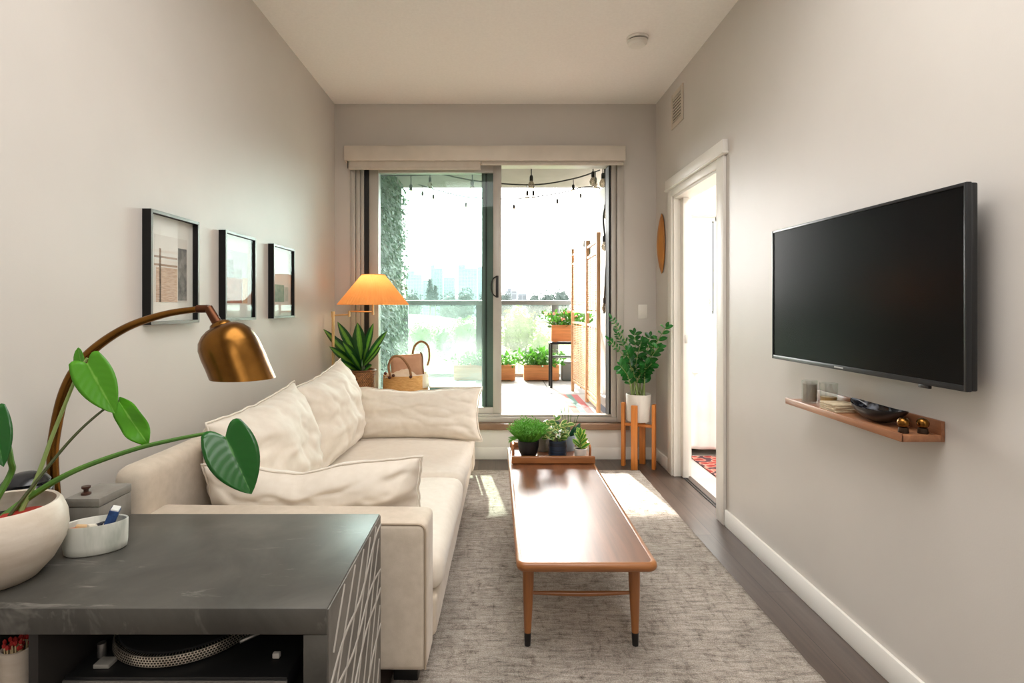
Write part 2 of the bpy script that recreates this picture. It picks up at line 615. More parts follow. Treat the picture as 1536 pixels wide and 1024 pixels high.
L_green = leafmat('glossy_philodendron', srgb(22, 78, 26), srgb(28, 92, 30), srgb(74, 130, 60), 0.22, 0.9, 0.12, .02)
L_light = leafmat('young_light_green_leaf', srgb(82, 156, 28), srgb(92, 166, 36), srgb(140, 198, 84), 0.35, 0.9, 0.35)
L_drac = leafmat('striped_dracaena_leaf', srgb(26, 74, 34), srgb(98, 152, 52), srgb(128, 176, 66), 0.3, 0.34, 0.2)
L_zz = leafmat('zz_leaf', srgb(26, 86, 30), srgb(32, 98, 36), srgb(76, 140, 66), 0.22, 0.9, 0.15)
L_pep = leafmat('variegated_leaf', srgb(214, 220, 150), srgb(86, 136, 60), srgb(120, 160, 84), 0.3, 0.55, 0.3)
L_pep2 = leafmat('bright_variegated_leaf', srgb(196, 214, 110), srgb(74, 140, 50), srgb(110, 170, 80), 0.3, 0.5, 0.3)
L_fern = leafmat('fine_green_leaf', srgb(112, 178, 62), srgb(92, 160, 54), srgb(130, 186, 84), 0.45, 0.7, 0.3)
L_dark = leafmat('dark_round_leaf', srgb(30, 74, 52), srgb(34, 84, 56), srgb(70, 120, 90), 0.3, 0.9, 0.1)
L_ivy = leafmat('ivy_leaf', srgb(72, 108, 62), srgb(62, 96, 54), srgb(84, 116, 72), 0.5, 0.8, 0.25)
L_out = leafmat('planter_leaf', srgb(72, 124, 36), srgb(60, 108, 32), srgb(84, 128, 50), 0.5, 0.8, 0.4)
L_tree = leafmat('tree_leaf', srgb(60, 86, 36), srgb(54, 78, 32), srgb(66, 86, 44), 0.7, 0.8, 0.4)
L_flower = leafmat('pink_flower', srgb(226, 150, 140), srgb(220, 130, 120), srgb(240, 180, 150), 0.6, 0.8, 0.4)
M_stem = mat('green_stem', srgb(84, 128, 46), 0.4, col2=srgb(64, 108, 40), vs=10)
M_stem_l = mat('pale_green_stem', srgb(140, 160, 92), 0.45)
M_stem_d = mat('dark_stem', srgb(70, 78, 42), 0.5)

# ================================================================== SETTING
XW, YB, ZC = 1.30, 4.50, 2.87
YF = -3.4


def structure(mb, name, m, label, cat, **k):
    o = mb.build(name, m, **k)
    return tag(o, label, cat, kind='structure')


structure(MB().box(-XW, XW + .12, YF, YB, -.10, 0), 'floor', M_floor, 'dark grey brown plank floor of the living room', 'floor')
structure(MB().box(-XW - .1, XW + .12, YF, YB + .2, ZC, ZC + .1), 'ceiling', M_ceil, 'plain off white living room ceiling', 'ceiling')
structure(MB().box(-XW - .12, -XW, YF - .1, YB + .2, -.1, ZC + .1), 'wall_left', M_wall, 'long warm grey wall behind the cream sofa', 'wall')
DY0, DY1, DZ = 3.235, 4.05, 2.03
w = MB()
w.box(XW, XW + .12, YF - .1, DY0, -.1, ZC)
w.box(XW, XW + .12, DY1, 5.6, -.1, ZC)
w.box(XW, XW + .12, DY0, DY1, DZ, ZC)
structure(w, 'wall_right', M_wall, 'warm grey wall holding the television', 'wall')
WX0, WX1, WZ0, WZ1 = -1.17, 1.04, .30, 2.44
w = MB()
w.box(-XW, WX0, YB, YB + .2, 0, ZC)
w.box(WX1, XW, YB, YB + .2, 0, ZC)
w.box(WX0, WX1, YB, YB + .2, WZ1, ZC)
w.box(WX0, WX1, YB, YB + .2, 0, WZ0 - .05)
structure(w, 'wall_back', M_wall, 'grey end wall around the balcony door', 'wall')
structure(MB().box(-XW - .1, XW + .1, YF - .1, YF, -.1, ZC + .1), 'wall_front', M_wall, 'wall at the far end of the room behind the viewer', 'wall')

# riser below the balcony door + ledge + baseboards
structure(MB().box(WX0 - .03, 1.05, YB - .016, YB, .085, .245, .002), 'trim_1', M_white, 'white panel below the balcony door sill', 'trim')
M_ledge = wood('brown_sill_wood', srgb(150, 118, 92), srgb(118, 88, 66), 'x', 0.4)
structure(MB().box(WX0 - .03, 1.075, YB - .06, YB + .06, .245, .295, .004), 'trim_2', M_ledge, 'brown wooden ledge under the balcony door', 'trim')


def baseboard(mb, x0, x1, y0, y1):
    mb.box(x0, x1, y0, y1, 0, .095, .004)
    return mb


structure(baseboard(MB(), XW - .014, XW, YF, 3.12), 'baseboard_right', M_white, 'white baseboard under the television wall', 'baseboard')
structure(baseboard(MB(), XW - .014, XW, 4.15, YB), 'baseboard_right_corner', M_white, 'short white baseboard in the corner behind the plant stand', 'baseboard')
structure(baseboard(MB(), -XW, -XW + .014, YF, YB), 'baseboard_left', M_white, 'white baseboard along the sofa wall', 'baseboard')
structure(baseboard(MB(), -XW + .014, XW - .014, YB - .02, YB), 'baseboard_back', M_white, 'white baseboard below the balcony door', 'baseboard')

# ---------------- balcony door: fixed frame (door_1) and its two panels
d1 = thing('door_1', 'grey aluminium sliding balcony door with green tinted glass', 'door', (0, YB, .3), kind='structure')
f = MB()
f.box(WX0, WX0 + .035, YB - .01, YB + .18, .3, WZ1, .003)
f.box(WX0 + .038, WX0 + .07, YB + .012, YB + .18, .3, WZ1, .003)
f.box(WX0 + .073, WX0 + .098, YB + .03, YB + .18, .3, WZ1, .003)
f.box(.985, WX1, YB - .01, YB + .18, .3, WZ1, .003)
f.box(.945, .982, YB + .02, YB + .18, .3, WZ1, .003)
f.box(WX0, WX1, YB, YB + .18, WZ1 - .05, WZ1, .003)
f.box(WX0, WX1, YB + .005, YB + .19, .295, .335, .003)
f.box(WX0, WX1, YB + .03, YB + .05, .335, .352, .002)
f.build('frame', M_alu, d1)
g = MB()
g.box(WX0 + .0985, -1.037, YB + .045, YB + .18, .335, WZ1 - .05)
g.box(.928, .944, YB + .05, YB + .18, .335, WZ1 - .05)
g.build('seal', M_seal, d1)
# inner (slid) panel
y0, y1 = 4.555, 4.595
pl = MB()
pl.box(-1.035, -.958, y0, y1, .336, 2.39, .003)
pl.box(-.018, .050, y0, y1, .336, 2.39, .003)
pl.box(-.958, -.018, y0, y1, .336, .405, .003)
pl.box(-.958, -.018, y0, y1, 2.33, 2.39, .003)
slp = pl.build('sliding_panel', M_alu, d1)
MB().box(-.958, -.018, 4.572, 4.578, .405, 2.33).build('glass', M_glass_door, slp, sharp=30)
hn = MB()
hn.box(.004, .026, y0 - .006, y0, 1.305, 1.485, .002)
hn.build('handle_plate', M_alu_d, slp)
hb = MB().tube(smooth([(.012, y0 - .004, 1.48), (-.02, y0 - .03, 1.455), (-.034, y0 - .035, 1.395), (-.02, y0 - .03, 1.335), (.012, y0 - .004, 1.31)], 6), .0055, 8)
hb.build('handle', M_black, slp)
# outer fixed panel, its stile shows green through the inner glass
y0, y1 = 4.635, 4.675
pf = MB()
pf.box(-1.07, -.965, y0, y1, .336, 2.39, .003)
pf.box(-.965, -.113, y0, y1, .336, .395, .003)
pf.box(-.965, -.113, y0, y1, 2.34, 2.39, .003)
fxp = pf.build('fixed_panel', M_alu, d1)
MB().box(-.113, -.078, y0, y1, .336, 2.39, .003).box(-.079, -.0, y0 - .012, y1, .336, 2.39, .003).build('stile', M_stile, fxp)
MB().box(-.965, -.113, 4.652, 4.658, .395, 2.34).build('glass', M_glass_door, fxp, sharp=30)
MB().box(-.082, -.068, y0 - .014, y0 - .0118, .336, 2.39).build('seal', M_seal, fxp)

# ---------------- blinds
va = thing('blind_valance', 'long cream valance box above the balcony door', 'valance', (-.08, 4.42, 2.38))
MB().box(-1.198, 1.033, 4.405, 4.425, 2.39, 2.507, .003).box(-1.198, 1.033, 4.425, 4.5, 2.49, 2.507, .002).build('fascia', M_valance, va)
MB().box(-1.198, -1.185, 4.425, 4.5, 2.39, 2.49).build('end_cap', M_valance, va)
MB().box(1.02, 1.033, 4.425, 4.5, 2.39, 2.49).build('end_cap', M_valance, va)
for (xa, xb, zb, lab) in ((-1.165, -.118, 2.322, 'rolled up beige blind over the green tinted glass, hanging lower'),
                          (-.108, 1.02, 2.358, 'rolled up beige blind over the open doorway')):
    bl = thing('roller_blind', lab, 'blind', ((xa + xb) / 2, 4.455, zb), group='roller blinds')
    MB().cyl((xa, 4.462, 2.435), (xb, 4.462, 2.435), .028, seg=20).build('roll', M_blind, bl)
    MB().box(xa, xb, 4.432, 4.436, zb + .02, 2.44).build('fabric', M_blind, bl)
    MB().box(xa, xb, 4.428, 4.440, zb, zb + .022, .003).build('hem_bar', M_blind, bl)
MB_chain = MB().tube([(-1.178, 4.44, 2.40), (-1.178, 4.44, 2.335)], .003, 6)
tag(MB_chain.build('blind_chain', M_alu_d, origin=(-1.178, 4.44, 2.335)), 'short dark chain at the left end of the lower blind', 'chain')

# ---------------- bedroom doorway: casing (door_2)
d2 = thing('door_2', 'white cased doorway to the bright bedroom', 'door', (XW, 3.64, 0), kind='structure')
c = MB()
c.box(XW - .018, XW, 3.128, DY0 - .004, 0, 2.085, .003)
c.box(XW - .018, XW, DY1 + .004, 4.14, 0, 2.085, .003)
c.box(XW - .018, XW, DY0 - .004, DY1 + .004, DZ + .004, 2.085, .003)
c.build('casing', M_white, d2)
MB().box(XW - .03, XW, 3.105, 4.16, 2.085, 2.168, .003).box(XW - .036, XW, 3.098, 4.168, 2.088, 2.10, .002).build('header', M_white, d2)
c = MB()
c.box(XW - .004, XW + .124, DY0 - .006, DY0 + .014, 0, DZ)
c.box(XW - .004, XW + .124, DY1 - .014, DY1 + .006, 0, DZ)
c.box(XW - .004, XW + .124, DY0, DY1, DZ - .014, DZ + .006)
c.build('jamb', M_white, d2)
lf = MB().box(XW + .045, XW + .085, DY1 - .07, DY1 - .012, .006, DZ - .016, .002).build('door_leaf', M_white, d2)
MB().box(XW + .055, XW + .075, DY1 - .0735, DY1 - .0695, .97, 1.03, .001).build('latch', M_silver, lf)
MB().box(XW + .05, XW + .06, DY0 + .014, DY1 - .014, 0, .004).box(XW + .07, XW + .078, DY0 + .014, DY1 - .014, 0, .004).build('floor_track', M_alu_d, d2)

# ---------------- bedroom shell
BX1, BY0, BY1 = 4.3, 2.0, 5.6
structure(MB().box(XW + .12, BX1, BY0, BY1, -.1, 0), 'floor_bedroom', mat('pale_bedroom_floor', srgb(206, 202, 196), .45), 'pale floor inside the bedroom', 'floor')
structure(MB().box(XW + .12, BX1, BY0, BY1 + .2, ZC, ZC + .1), 'ceiling_bedroom', M_ceil, 'bedroom ceiling', 'ceiling')
structure(MB().box(BX1, BX1 + .1, BY0, BY1 + .2, -.1, ZC), 'wall_bedroom_right', M_bedwall, 'white bedroom side wall', 'wall')
structure(MB().box(XW + .12, BX1, BY0 - .1, BY0, -.1, ZC), 'wall_bedroom_front', M_bedwall, 'white bedroom wall nearest the living room', 'wall')
bx0, bx1, bz0, bz1 = 1.50, 2.28, .69, 2.14
w = MB()
w.box(XW + .12, bx0, BY1, BY1 + .15, -.1, ZC)
w.box(bx1, BX1, BY1, BY1 + .15, -.1, ZC)
w.box(bx0, bx1, BY1, BY1 + .15, -.1, bz0)
w.box(bx0, bx1, BY1, BY1 + .15, bz1, ZC)
structure(w, 'wall_bedroom_back', M_bedwall, 'white bedroom wall with the tall window', 'wall')
w2 = thing('window_2', 'tall white framed window of the bedroom', 'window', (1.89, BY1, bz0), kind='structure')
f = MB()
f.box(bx0, bx0 + .05, BY1 + .02, BY1 + .09, bz0, bz1, .003)
f.box(bx1 - .06, bx1, BY1 + .02, BY1 + .09, bz0, bz1, .003)
f.box(bx0, bx1, BY1 + .02, BY1 + .09, bz0, bz0 + .05, .003)
f.box(bx0, bx1, BY1 + .02, BY1 + .09, bz1 - .05, bz1, .003)
f.box(bx0, bx1, BY1 + .01, BY1 + .10, 1.09, 1.16, .003)
f.build('frame', M_white, w2)
f = MB()
f.box(2.06, 2.12, BY1 + .03, BY1 + .07, 1.16, bz1 - .05, .003)
f.box(1.56, 2.06, BY1 + .03, BY1 + .07, 1.16, 1.20, .003)
f.build('sash', M_white, w2)
MB().box(2.19, 2.205, BY1 + .012, BY1 + .02, 1.16, bz1 - .05).build('gasket', M_seal, w2)
MB().box(bx0 + .05, bx1 - .06, BY1 + .05, BY1 + .054, bz0 + .05, bz1 - .05).build('pane', M_glass_win, w2)
MB().box(2.15, 2.165, BY1 - .02, BY1 + .012, 1.24, 1.36, .003).build('lock', M_silver, w2)
tag(MB().box(1.46, 2.32, BY1 - .08, BY1 - .002, 2.15, 2.30, .004).build('blind_cassette', M_white, origin=(1.9, BY1 - .04, 2.15)),
    'white blind box above the bedroom window', 'blind')

# ================================================================== BALCONY
M_deck = bpy.data.materials.new('pale_deck_tiles')
nt, N, L = nodes(M_deck)
br = N.new('ShaderNodeTexBrick')
br.offset = 0
for k_, v_ in (('Scale', 1), ('Mortar Size', .006), ('Brick Width', .6), ('Row Height', .6)):
    br.inputs[k_].default_value = v_
br.inputs['Color1'].default_value = srgb(150, 146, 144)
br.inputs['Color2'].default_value = srgb(142, 138, 137)
br.inputs['Mortar'].default_value = srgb(62, 60, 60)
L.new(coords(nt), br.inputs['Vector'])
L.new(br.outputs['Color'], N['Principled BSDF'].inputs['Base Color'])
N['Principled BSDF'].inputs['Roughness'].default_value = .8
M_soffit = mat('grey_painted_soffit', srgb(146, 136, 128), .9)
M_ext = mat('white_exterior_panel', srgb(226, 226, 224), .7)
structure(MB().box(-1.3, 1.3, YB + .2, 7.45, .1, .30), 'floor_balcony', M_deck, 'pale tiled balcony deck', 'floor')
structure(MB().box(-1.6, 1.6, YB + .2, 7.30, 2.79, 3.2), 'ceiling_balcony', M_soffit, 'grey soffit over the balcony', 'ceiling')
structure(MB().box(1.165, 1.29, YB + .2, 7.2, .30, 2.525), 'wall_balcony_right', M_ext, 'white partition at the right of the balcony', 'wall')
structure(MB().box(-1.33, -1.25, YB + .2, 7.35, .30, 2.79), 'wall_balcony_left', M_ext, 'side wall of the balcony behind the ivy', 'wall')

iv = thing('ivy_screen', 'tall panel of ivy leaves covering the side of the balcony', 'ivy', (-1.25, 6.0, .30))
MB().box(-1.249, -1.225, YB + .25, 7.28, .305, 2.77).build('backing', mat('dark_green_backing', srgb(60, 84, 50), .9), iv)
lv = MB()
for i in range(5200):
    y = random.uniform(YB + .26, 7.30)
    z = random.uniform(.32, 2.76)
    b0 = V((-1.222 + random.uniform(0, .07), y, z))
    a = random.uniform(-1.0, 1.0)
    d = V((random.uniform(.1, .8), math.sin(a), -math.cos(a) * random.uniform(.2, 1))).normalized()
    n = V((1, random.uniform(-.5, .5), random.uniform(-.2, .6)))
    lv.leaf(b0, b0 + d * random.uniform(.045, .075), n, random.uniform(.035, .055), 'ovate', ns=2, nt=2)
o = lv.build('leaves', L_ivy, iv, sharp=60)
o['kind'] = 'stuff'

rl = thing('balcony_railing', 'grey railing with hazy glass panels at the balcony edge', 'railing', (0, 7.38, .30))
MB().box(-1.25, 1.3, 7.355, 7.405, 1.255, 1.315, .006).box(-1.25, 1.3, 7.355, 7.405, .305, .35, .004).build('rail', mat('grey_rail_metal', srgb(120, 122, 122), .45, metal=.3), rl)
M_post = mat('grey_post_metal', srgb(112, 114, 114), .5, metal=.3)
for x in (-1.2, -.21, .79):
    MB().box(x - .045, x + .045, 7.36, 7.40, .35, 1.256, .004).build('post', M_post, rl)
for xa, xb in ((-1.15, -.26), (-.16, .74), (.84, 1.28)):
    MB().box(xa, xb, 7.375, 7.383, .36, 1.25).build('glass', M_glass_rail, rl)

# striped outdoor rug
M_stripes = bpy.data.materials.new('striped_outdoor_rug')
nt, N, L = nodes(M_stripes)
vec = coords(nt)
sp = N.new('ShaderNodeSeparateXYZ'); L.new(vec, sp.inputs[0])
sc_ = N.new('ShaderNodeMath'); sc_.operation = 'MULTIPLY'; sc_.inputs[1].default_value = 1.25
L.new(sp.outputs['X'], sc_.inputs[0])
ad = N.new('ShaderNodeMath'); ad.operation = 'FRACT'; L.new(sc_.outputs[0], ad.inputs[0])
white_s = srgb(160, 156, 152)
cr = ramp(nt, ad.outputs[0], [(0, white_s), (.10, srgb(150, 92, 92)), (.18, white_s), (.28, srgb(92, 120, 114)), (.36, white_s),
                              (.47, srgb(160, 84, 76)), (.55, srgb(72, 112, 104)), (.62, srgb(156, 72, 74)), (.70, white_s), (.80, srgb(100, 112, 130)), (.88, white_s)])
nt.nodes[-1].color_ramp.interpolation = 'CONSTANT'
L.new(cr, N['Principled BSDF'].inputs['Base Color'])
N['Principled BSDF'].inputs['Roughness'].default_value = .9
tag(MB().box(-.55, 1.12, 4.74, 5.85, .3, .308, .003).build('outdoor_rug', M_stripes, origin=(.3, 5.3, .3)),
    'pale outdoor rug with pink and teal stripes on the balcony deck', 'rug')

M_terra = wood('orange_cedar_planter', srgb(232, 160, 104), srgb(206, 128, 76), 'x', .6)


def planter(x0, x1, y0, y1, z0, h, label, n=130, spread=.08, hh=.16, flower=0, droop=.0):
    t = thing('planter_box', label, 'planter', ((x0 + x1) / 2, (y0 + y1) / 2, z0), group='cedar planters')
    th = .018
    b = MB()
    b.box(x0, x1, y0, y0 + th, z0 + .01, z0 + h, .002).box(x0, x1, y1 - th, y1, z0 + .01, z0 + h, .002)
    b.box(x0, x0 + th, y0 + th, y1 - th, z0 + .01, z0 + h, .002).box(x1 - th, x1, y0 + th, y1 - th, z0 + .01, z0 + h, .002)
    b.box(x0 + th, x1 - th, y0 + th, y1 - th, z0 + .01, z0 + .03)
    b.box(x0 + .03, x0 + .06, y0 + .02, y1 - .02, z0, z0 + .012).box(x1 - .06, x1 - .03, y0 + .02, y1 - .02, z0, z0 + .012)
    b.build('box', M_terra, t)
    MB().box(x0 + th, x1 - th, y0 + th, y1 - th, z0 + .03, z0 + h - .02).build('soil', M_soil, t)
    lv, fl = MB(), MB()
    for i in range(n):
        p = V((random.uniform(x0 + .02, x1 - .02), random.uniform(y0 + .02, y1 - .02), z0 + h - .03))
        d = V((random.uniform(-1, 1) * spread * 2, random.uniform(-1, 1) * spread * 2, random.uniform(.3, 1) * hh))
        q = p + d
        k = V((random.uniform(-1, 1), random.uniform(-1, .6), random.uniform(-.2, 1))).normalized()
        for r_ in range(2):
            q2 = q + V((random.uniform(-.04, .04), random.uniform(-.04, .04), random.uniform(-.05, .02)))
            lv.leaf(q2, q2 + V((random.uniform(-1, 1), random.uniform(-1, 1), random.uniform(-.2, 1))).normalized() * .075, k, .032, 'ovate', ns=3, nt=2)
        lv.leaf(p, q, k, .012, 'lance', ns=3, nt=2)
        if flower and i % 3 == 0:
            fl.leaf(q, q + V((random.uniform(-1, 1), random.uniform(-1, 1), .6)).normalized() * .05, k, .05, 'ovate', ns=2, nt=2)
    lv.build('foliage', L_out, t, sharp=60)
    if flower:
        fl.build('flowers', L_flower, t, sharp=60)['kind'] = 'stuff'
    return t


planter(-.52, .25, 6.97, 7.15, .30, .2, 'cedar planter with low bright foliage, half behind the door stile', 150)
planter(.36, .80, 6.97, 7.15, .30, .2, 'cedar planter with spilling leaves on the deck beside the metal stand legs', 140, .10, .2)
planter(.645, .99, 6.37, 6.55, .822, .2, 'raised cedar planter with pink flowers on the metal stand', 110, .09, .17, flower=1)
st = thing('metal_plant_stand', 'black metal stand carrying the flowering planter on the balcony', 'stand', (.8, 6.35, .3))
MB().box(.625, 1.0, 6.35, 6.57, .80, .822, .002).build('top', M_blackmet, st)
for x, y in ((.64, 6.365), (.98, 6.365), (.64, 6.555), (.98, 6.555)):
    MB().box(x - .012, x + .012, y - .012, y + .012, .30, .80).build('leg', M_blackmet, st)
MB().box(.652, .968, 6.548, 6.562, .64, .655).build('crossbar', M_blackmet, st)
MB().box(.652, .968, 6.358, 6.372, .64, .655).build('crossbar', M_blackmet, st)
bn = thing('storage_bin', 'grey plastic bin on the deck behind the metal stand', 'bin', (.98, 7.1, .3))
MB().box(.84, 1.10, 6.98, 7.2, .30, .52, .015).build('body', mat('grey_bin_plastic', srgb(120, 122, 124), .5), bn)
MB().box(.835, 1.105, 6.975, 7.205, .52, .545, .006).build('lid', mat('grey_lid_plastic', srgb(136, 138, 140), .5), bn)

# folding screen
M_bamboo = wood('bamboo_post', srgb(232, 186, 140), srgb(210, 158, 112), 'z', .5)
M_slat = mat('bamboo_slats', srgb(232, 192, 152), .6, col2=srgb(214, 168, 126), vs=14)
fs = thing('folding_screen', 'bamboo folding screen with thin slats on the balcony', 'screen', (.88, 5.45, .3))
posts = [V((.852, 6.15, .3)), V((.892, 5.40, .3)), V((.885, 4.76, .3))]
for i, (a, b) in enumerate(((posts[0], posts[1]), (posts[1], posts[2]))):
    d = (b - a).normalized()
    a2, b2 = a + d * .018, b - d * .018
    fr = MB()
    zt = 1.87
    for q in (a2, b2):
        fr.box(q.x - .016, q.x + .016, q.y - .016, q.y + .016, .3085 if q.y < 5.87 else .3005, zt, .004)
    for z in (.42, 1.06, 1.18, 1.70, 1.80):
        fr.bar(a2 + V((0, 0, z - .3)), b2 + V((0, 0, z - .3)), .018, .022)
    if i == 1:
        fr.bar(a2 + V((0, 0, .07)), b2 + V((0, 0, .07)), .018, .03)
    pf = fr.build('panel', M_bamboo, fs)
    sl = MB()
    z = .45
    while z < 1.68:
        if not (1.04 < z < 1.20):
            sl.bar(a2 + V((0, 0, z - .3)), b2 + V((0, 0, z - .3)), .006, .0125)
        z += .0185
    for k in (.25, .5, .75):
        q = a2.lerp(b2, k)
        sl.bar(q + V((.004, 0, .13)), q + V((.004, 0, .75)), .004, .010, up=(1, 0, 0))
        sl.bar(q + V((.004, 0, .89)), q + V((.004, 0, 1.39)), .004, .010, up=(1, 0, 0))
    sl.build('slats', M_slat, pf)

ol = thing('outdoor_wall_lamp', 'small grey wall lamp on the balcony partition behind the screen', 'lamp', (1.16, 6.9, 1.9))
MB().box(1.10, 1.165, 6.85, 6.95, 1.88, 1.98, .005).build('body', mat('slate_lamp_metal', srgb(96, 108, 112), .5), ol)
MB().box(1.085, 1.165, 6.84, 6.96, 1.98, 2.05, .004).build('cap', mat('grey_lamp_cap', srgb(166, 160, 156), .6), ol)

# string lights
M_cable = mat('black_cable', srgb(40, 38, 36), .6)
M_bulb = glass_pane('clear_bulb_glass', (.52, .48, .42, 1), .10, .15, (1, .9, .75, 1))
M_bulb2 = M_bulb


def string_light(path, bulbs, label, drop=.07, r=.028):
    p0 = V(path[0])
    t = thing('string_lights', label, 'lights', p0, group='festoon lights under the balcony soffit')
    pts = smooth(path, 8)
    MB().tube(pts, .0075, 6).build('cable', M_cable, t)
    for b in bulbs:
        # nearest cable point
        q = min(pts, key=lambda s: (s.x - b[0]) ** 2 + (s.y - b[1]) ** 2 + (.0 if len(b) < 3 else (s.z - b[2]) ** 2))
        dr = drop
        s = MB().tube([q, q - V((0, 0, dr))], .005, 5)
        s.lathe([(0, 0), (.012, 0), (.016, -.015), (.016, -.05), (0, -.05)], q - V((0, 0, dr - .005)), 10)
        so = s.build('socket', M_cable, t)
        MB().lathe([(.010, 0), (r * .7, -.02), (r, -.045), (r * .8, -.068), (r * .3, -.082), (0, -.085)], q - V((0, 0, dr + .042)), 12).build('bulb', M_bulb, so)
    return t


def PP(l, Y):
    return [P(x, y, Y if not isinstance(Y, (list, tuple)) else Y[i]) for i, (x, y) in enumerate(l)]


c1 = PP([(560, 262), (640, 262), (745, 252), (797, 249), (850, 246), (886, 243), (908, 246)], [5.0, 5.0, 5.0, 5.0, 5.0, 5.0, 5.0])
string_light(c1, [P(618, 260, 5), P(710, 258, 5), P(797, 249, 5), P(888, 243, 5), P(903, 246, 5)], 'nearest festoon string with the largest bulbs along the soffit', .09, .034)
c2 = PP([(590, 244), (645, 257), (720, 272), (800, 277), (860, 268), (900, 255)], 6.1)
string_light(c2, [P(643, 257, 6.1), P(803, 277, 6.1), P(795, 277, 6.1), P(863, 268, 6.1), P(894, 258, 6.1)], 'middle festoon string drooping across the balcony', .07, .03)
c3 = PP([(613, 272), (650, 283), (699, 295), (771, 298), (836, 290), (880, 280), (905, 284)], 7.1)
string_light(c3, [P(632, 280, 7.1), P(651, 283, 7.1), P(699, 295, 7.1), P(771, 298, 7.1), P(836, 290, 7.1), P(873, 282, 7.1)], 'farthest festoon string sagging over the railing', .08, .03)
c4 = PP([(907, 250), (909, 300), (905, 330), (910, 380), (908, 420), (906, 470)], 4.9)
string_light(c4, [P(906, 300, 4.9), P(907, 350, 4.9), P(908, 437, 4.9)], 'festoon cable hanging down beside the door opening', .04, .028)

# ================================================================== OUTDOORS
M_grass = mat('meadow_grass', srgb(72, 92, 48), .95, col2=srgb(60, 82, 40), vs=.05, spec=.1)
M_far = mat('pale_city_ground', srgb(104, 110, 100), .95, col2=srgb(92, 100, 88), vs=.01, spec=.1)
structure(MB().box(-900, 900, 9, 1500, -9.2, -9), 'ground', M_far, 'ground stretching to the city', 'ground')
hl = MB()


def hill(u, v):
    x = -75 + 130 * u
    y = 38 + 130 * v
    return V((x, y, -9.0 + 8.6 * math.exp(-((x + 22) / 38) ** 2 - ((y - 120) / 48) ** 2) + .3 * noise.noise(V((x * .1, y * .1, 0)))))


hl.grid(hill, 40, 40)
structure(hl, 'hill', M_grass, 'green grassy hill beyond the balcony', 'hill', sharp=80)


def tower(px0, px1, pyt, Y, label, steps=(), colr=(196, 210, 214)):
    a, b = P(px0, 460, Y), P(px1, 460, Y)
    zt = P(0, pyt, Y).z
    t = thing('office_tower', label, 'building', ((a.x + b.x) / 2, Y, -9), group='hazy towers on the skyline')
    m = bpy.data.materials.new('hazed_glass_facade')  # bluish distance haze put into the facade colour
    nt, N, L = nodes(m)
    br = N.new('ShaderNodeTexBrick'); br.offset = 0
    for k_, v_ in (('Scale', 1), ('Mortar Size', .35), ('Brick Width', 3.2), ('Row Height', 3.6)):
        br.inputs[k_].default_value = v_
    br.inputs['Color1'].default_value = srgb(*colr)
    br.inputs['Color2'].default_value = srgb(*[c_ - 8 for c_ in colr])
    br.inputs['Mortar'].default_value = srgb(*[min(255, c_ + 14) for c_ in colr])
    L.new(coords(nt, (1, 1, 1), (R(90), 0, 0)), br.inputs['Vector'])
    L.new(br.outputs['Color'], N['Principled BSDF'].inputs['Base Color'])
    N['Principled BSDF'].inputs['Roughness'].default_value = .5
    D = (b.x - a.x)
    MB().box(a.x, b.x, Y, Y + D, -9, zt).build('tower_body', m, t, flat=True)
    rf = MB()
    for (s0, s1, pz) in steps:
        rf.box(a.x + (b.x - a.x) * s0, a.x + (b.x - a.x) * s1, Y + 2, Y + D * .8, zt - .01, P(0, pz, Y).z)
    if steps:
        rf.build('roof_block', m, t, flat=True)


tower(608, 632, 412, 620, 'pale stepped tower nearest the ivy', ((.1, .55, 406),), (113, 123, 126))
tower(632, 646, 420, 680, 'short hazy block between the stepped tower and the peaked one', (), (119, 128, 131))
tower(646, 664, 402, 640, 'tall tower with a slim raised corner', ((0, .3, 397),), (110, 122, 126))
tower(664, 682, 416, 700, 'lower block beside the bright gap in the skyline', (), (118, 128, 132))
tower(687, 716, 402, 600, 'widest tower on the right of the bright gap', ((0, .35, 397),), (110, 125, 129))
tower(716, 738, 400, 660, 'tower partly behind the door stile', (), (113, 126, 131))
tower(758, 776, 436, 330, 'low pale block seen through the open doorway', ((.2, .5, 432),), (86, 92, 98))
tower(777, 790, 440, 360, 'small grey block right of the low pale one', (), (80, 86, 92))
hs = thing('distant_house', 'small house with a grey roof below the railing', 'house', P(818, 487, 70))
q = P(818, 495, 70)
MB().box(q.x - 1.0, q.x + 1.0, 69, 72, -9, q.z + 1.0).build('wall', mat('house_render', srgb(140, 122, 116), .9), hs)
rf = MB().box(q.x - 1.1, q.x + 1.1, 68.8, 72.2, q.z + 1.0, q.z + 1.6, .2).build('roof', mat('grey_roof', srgb(92, 92, 100), .8), hs)


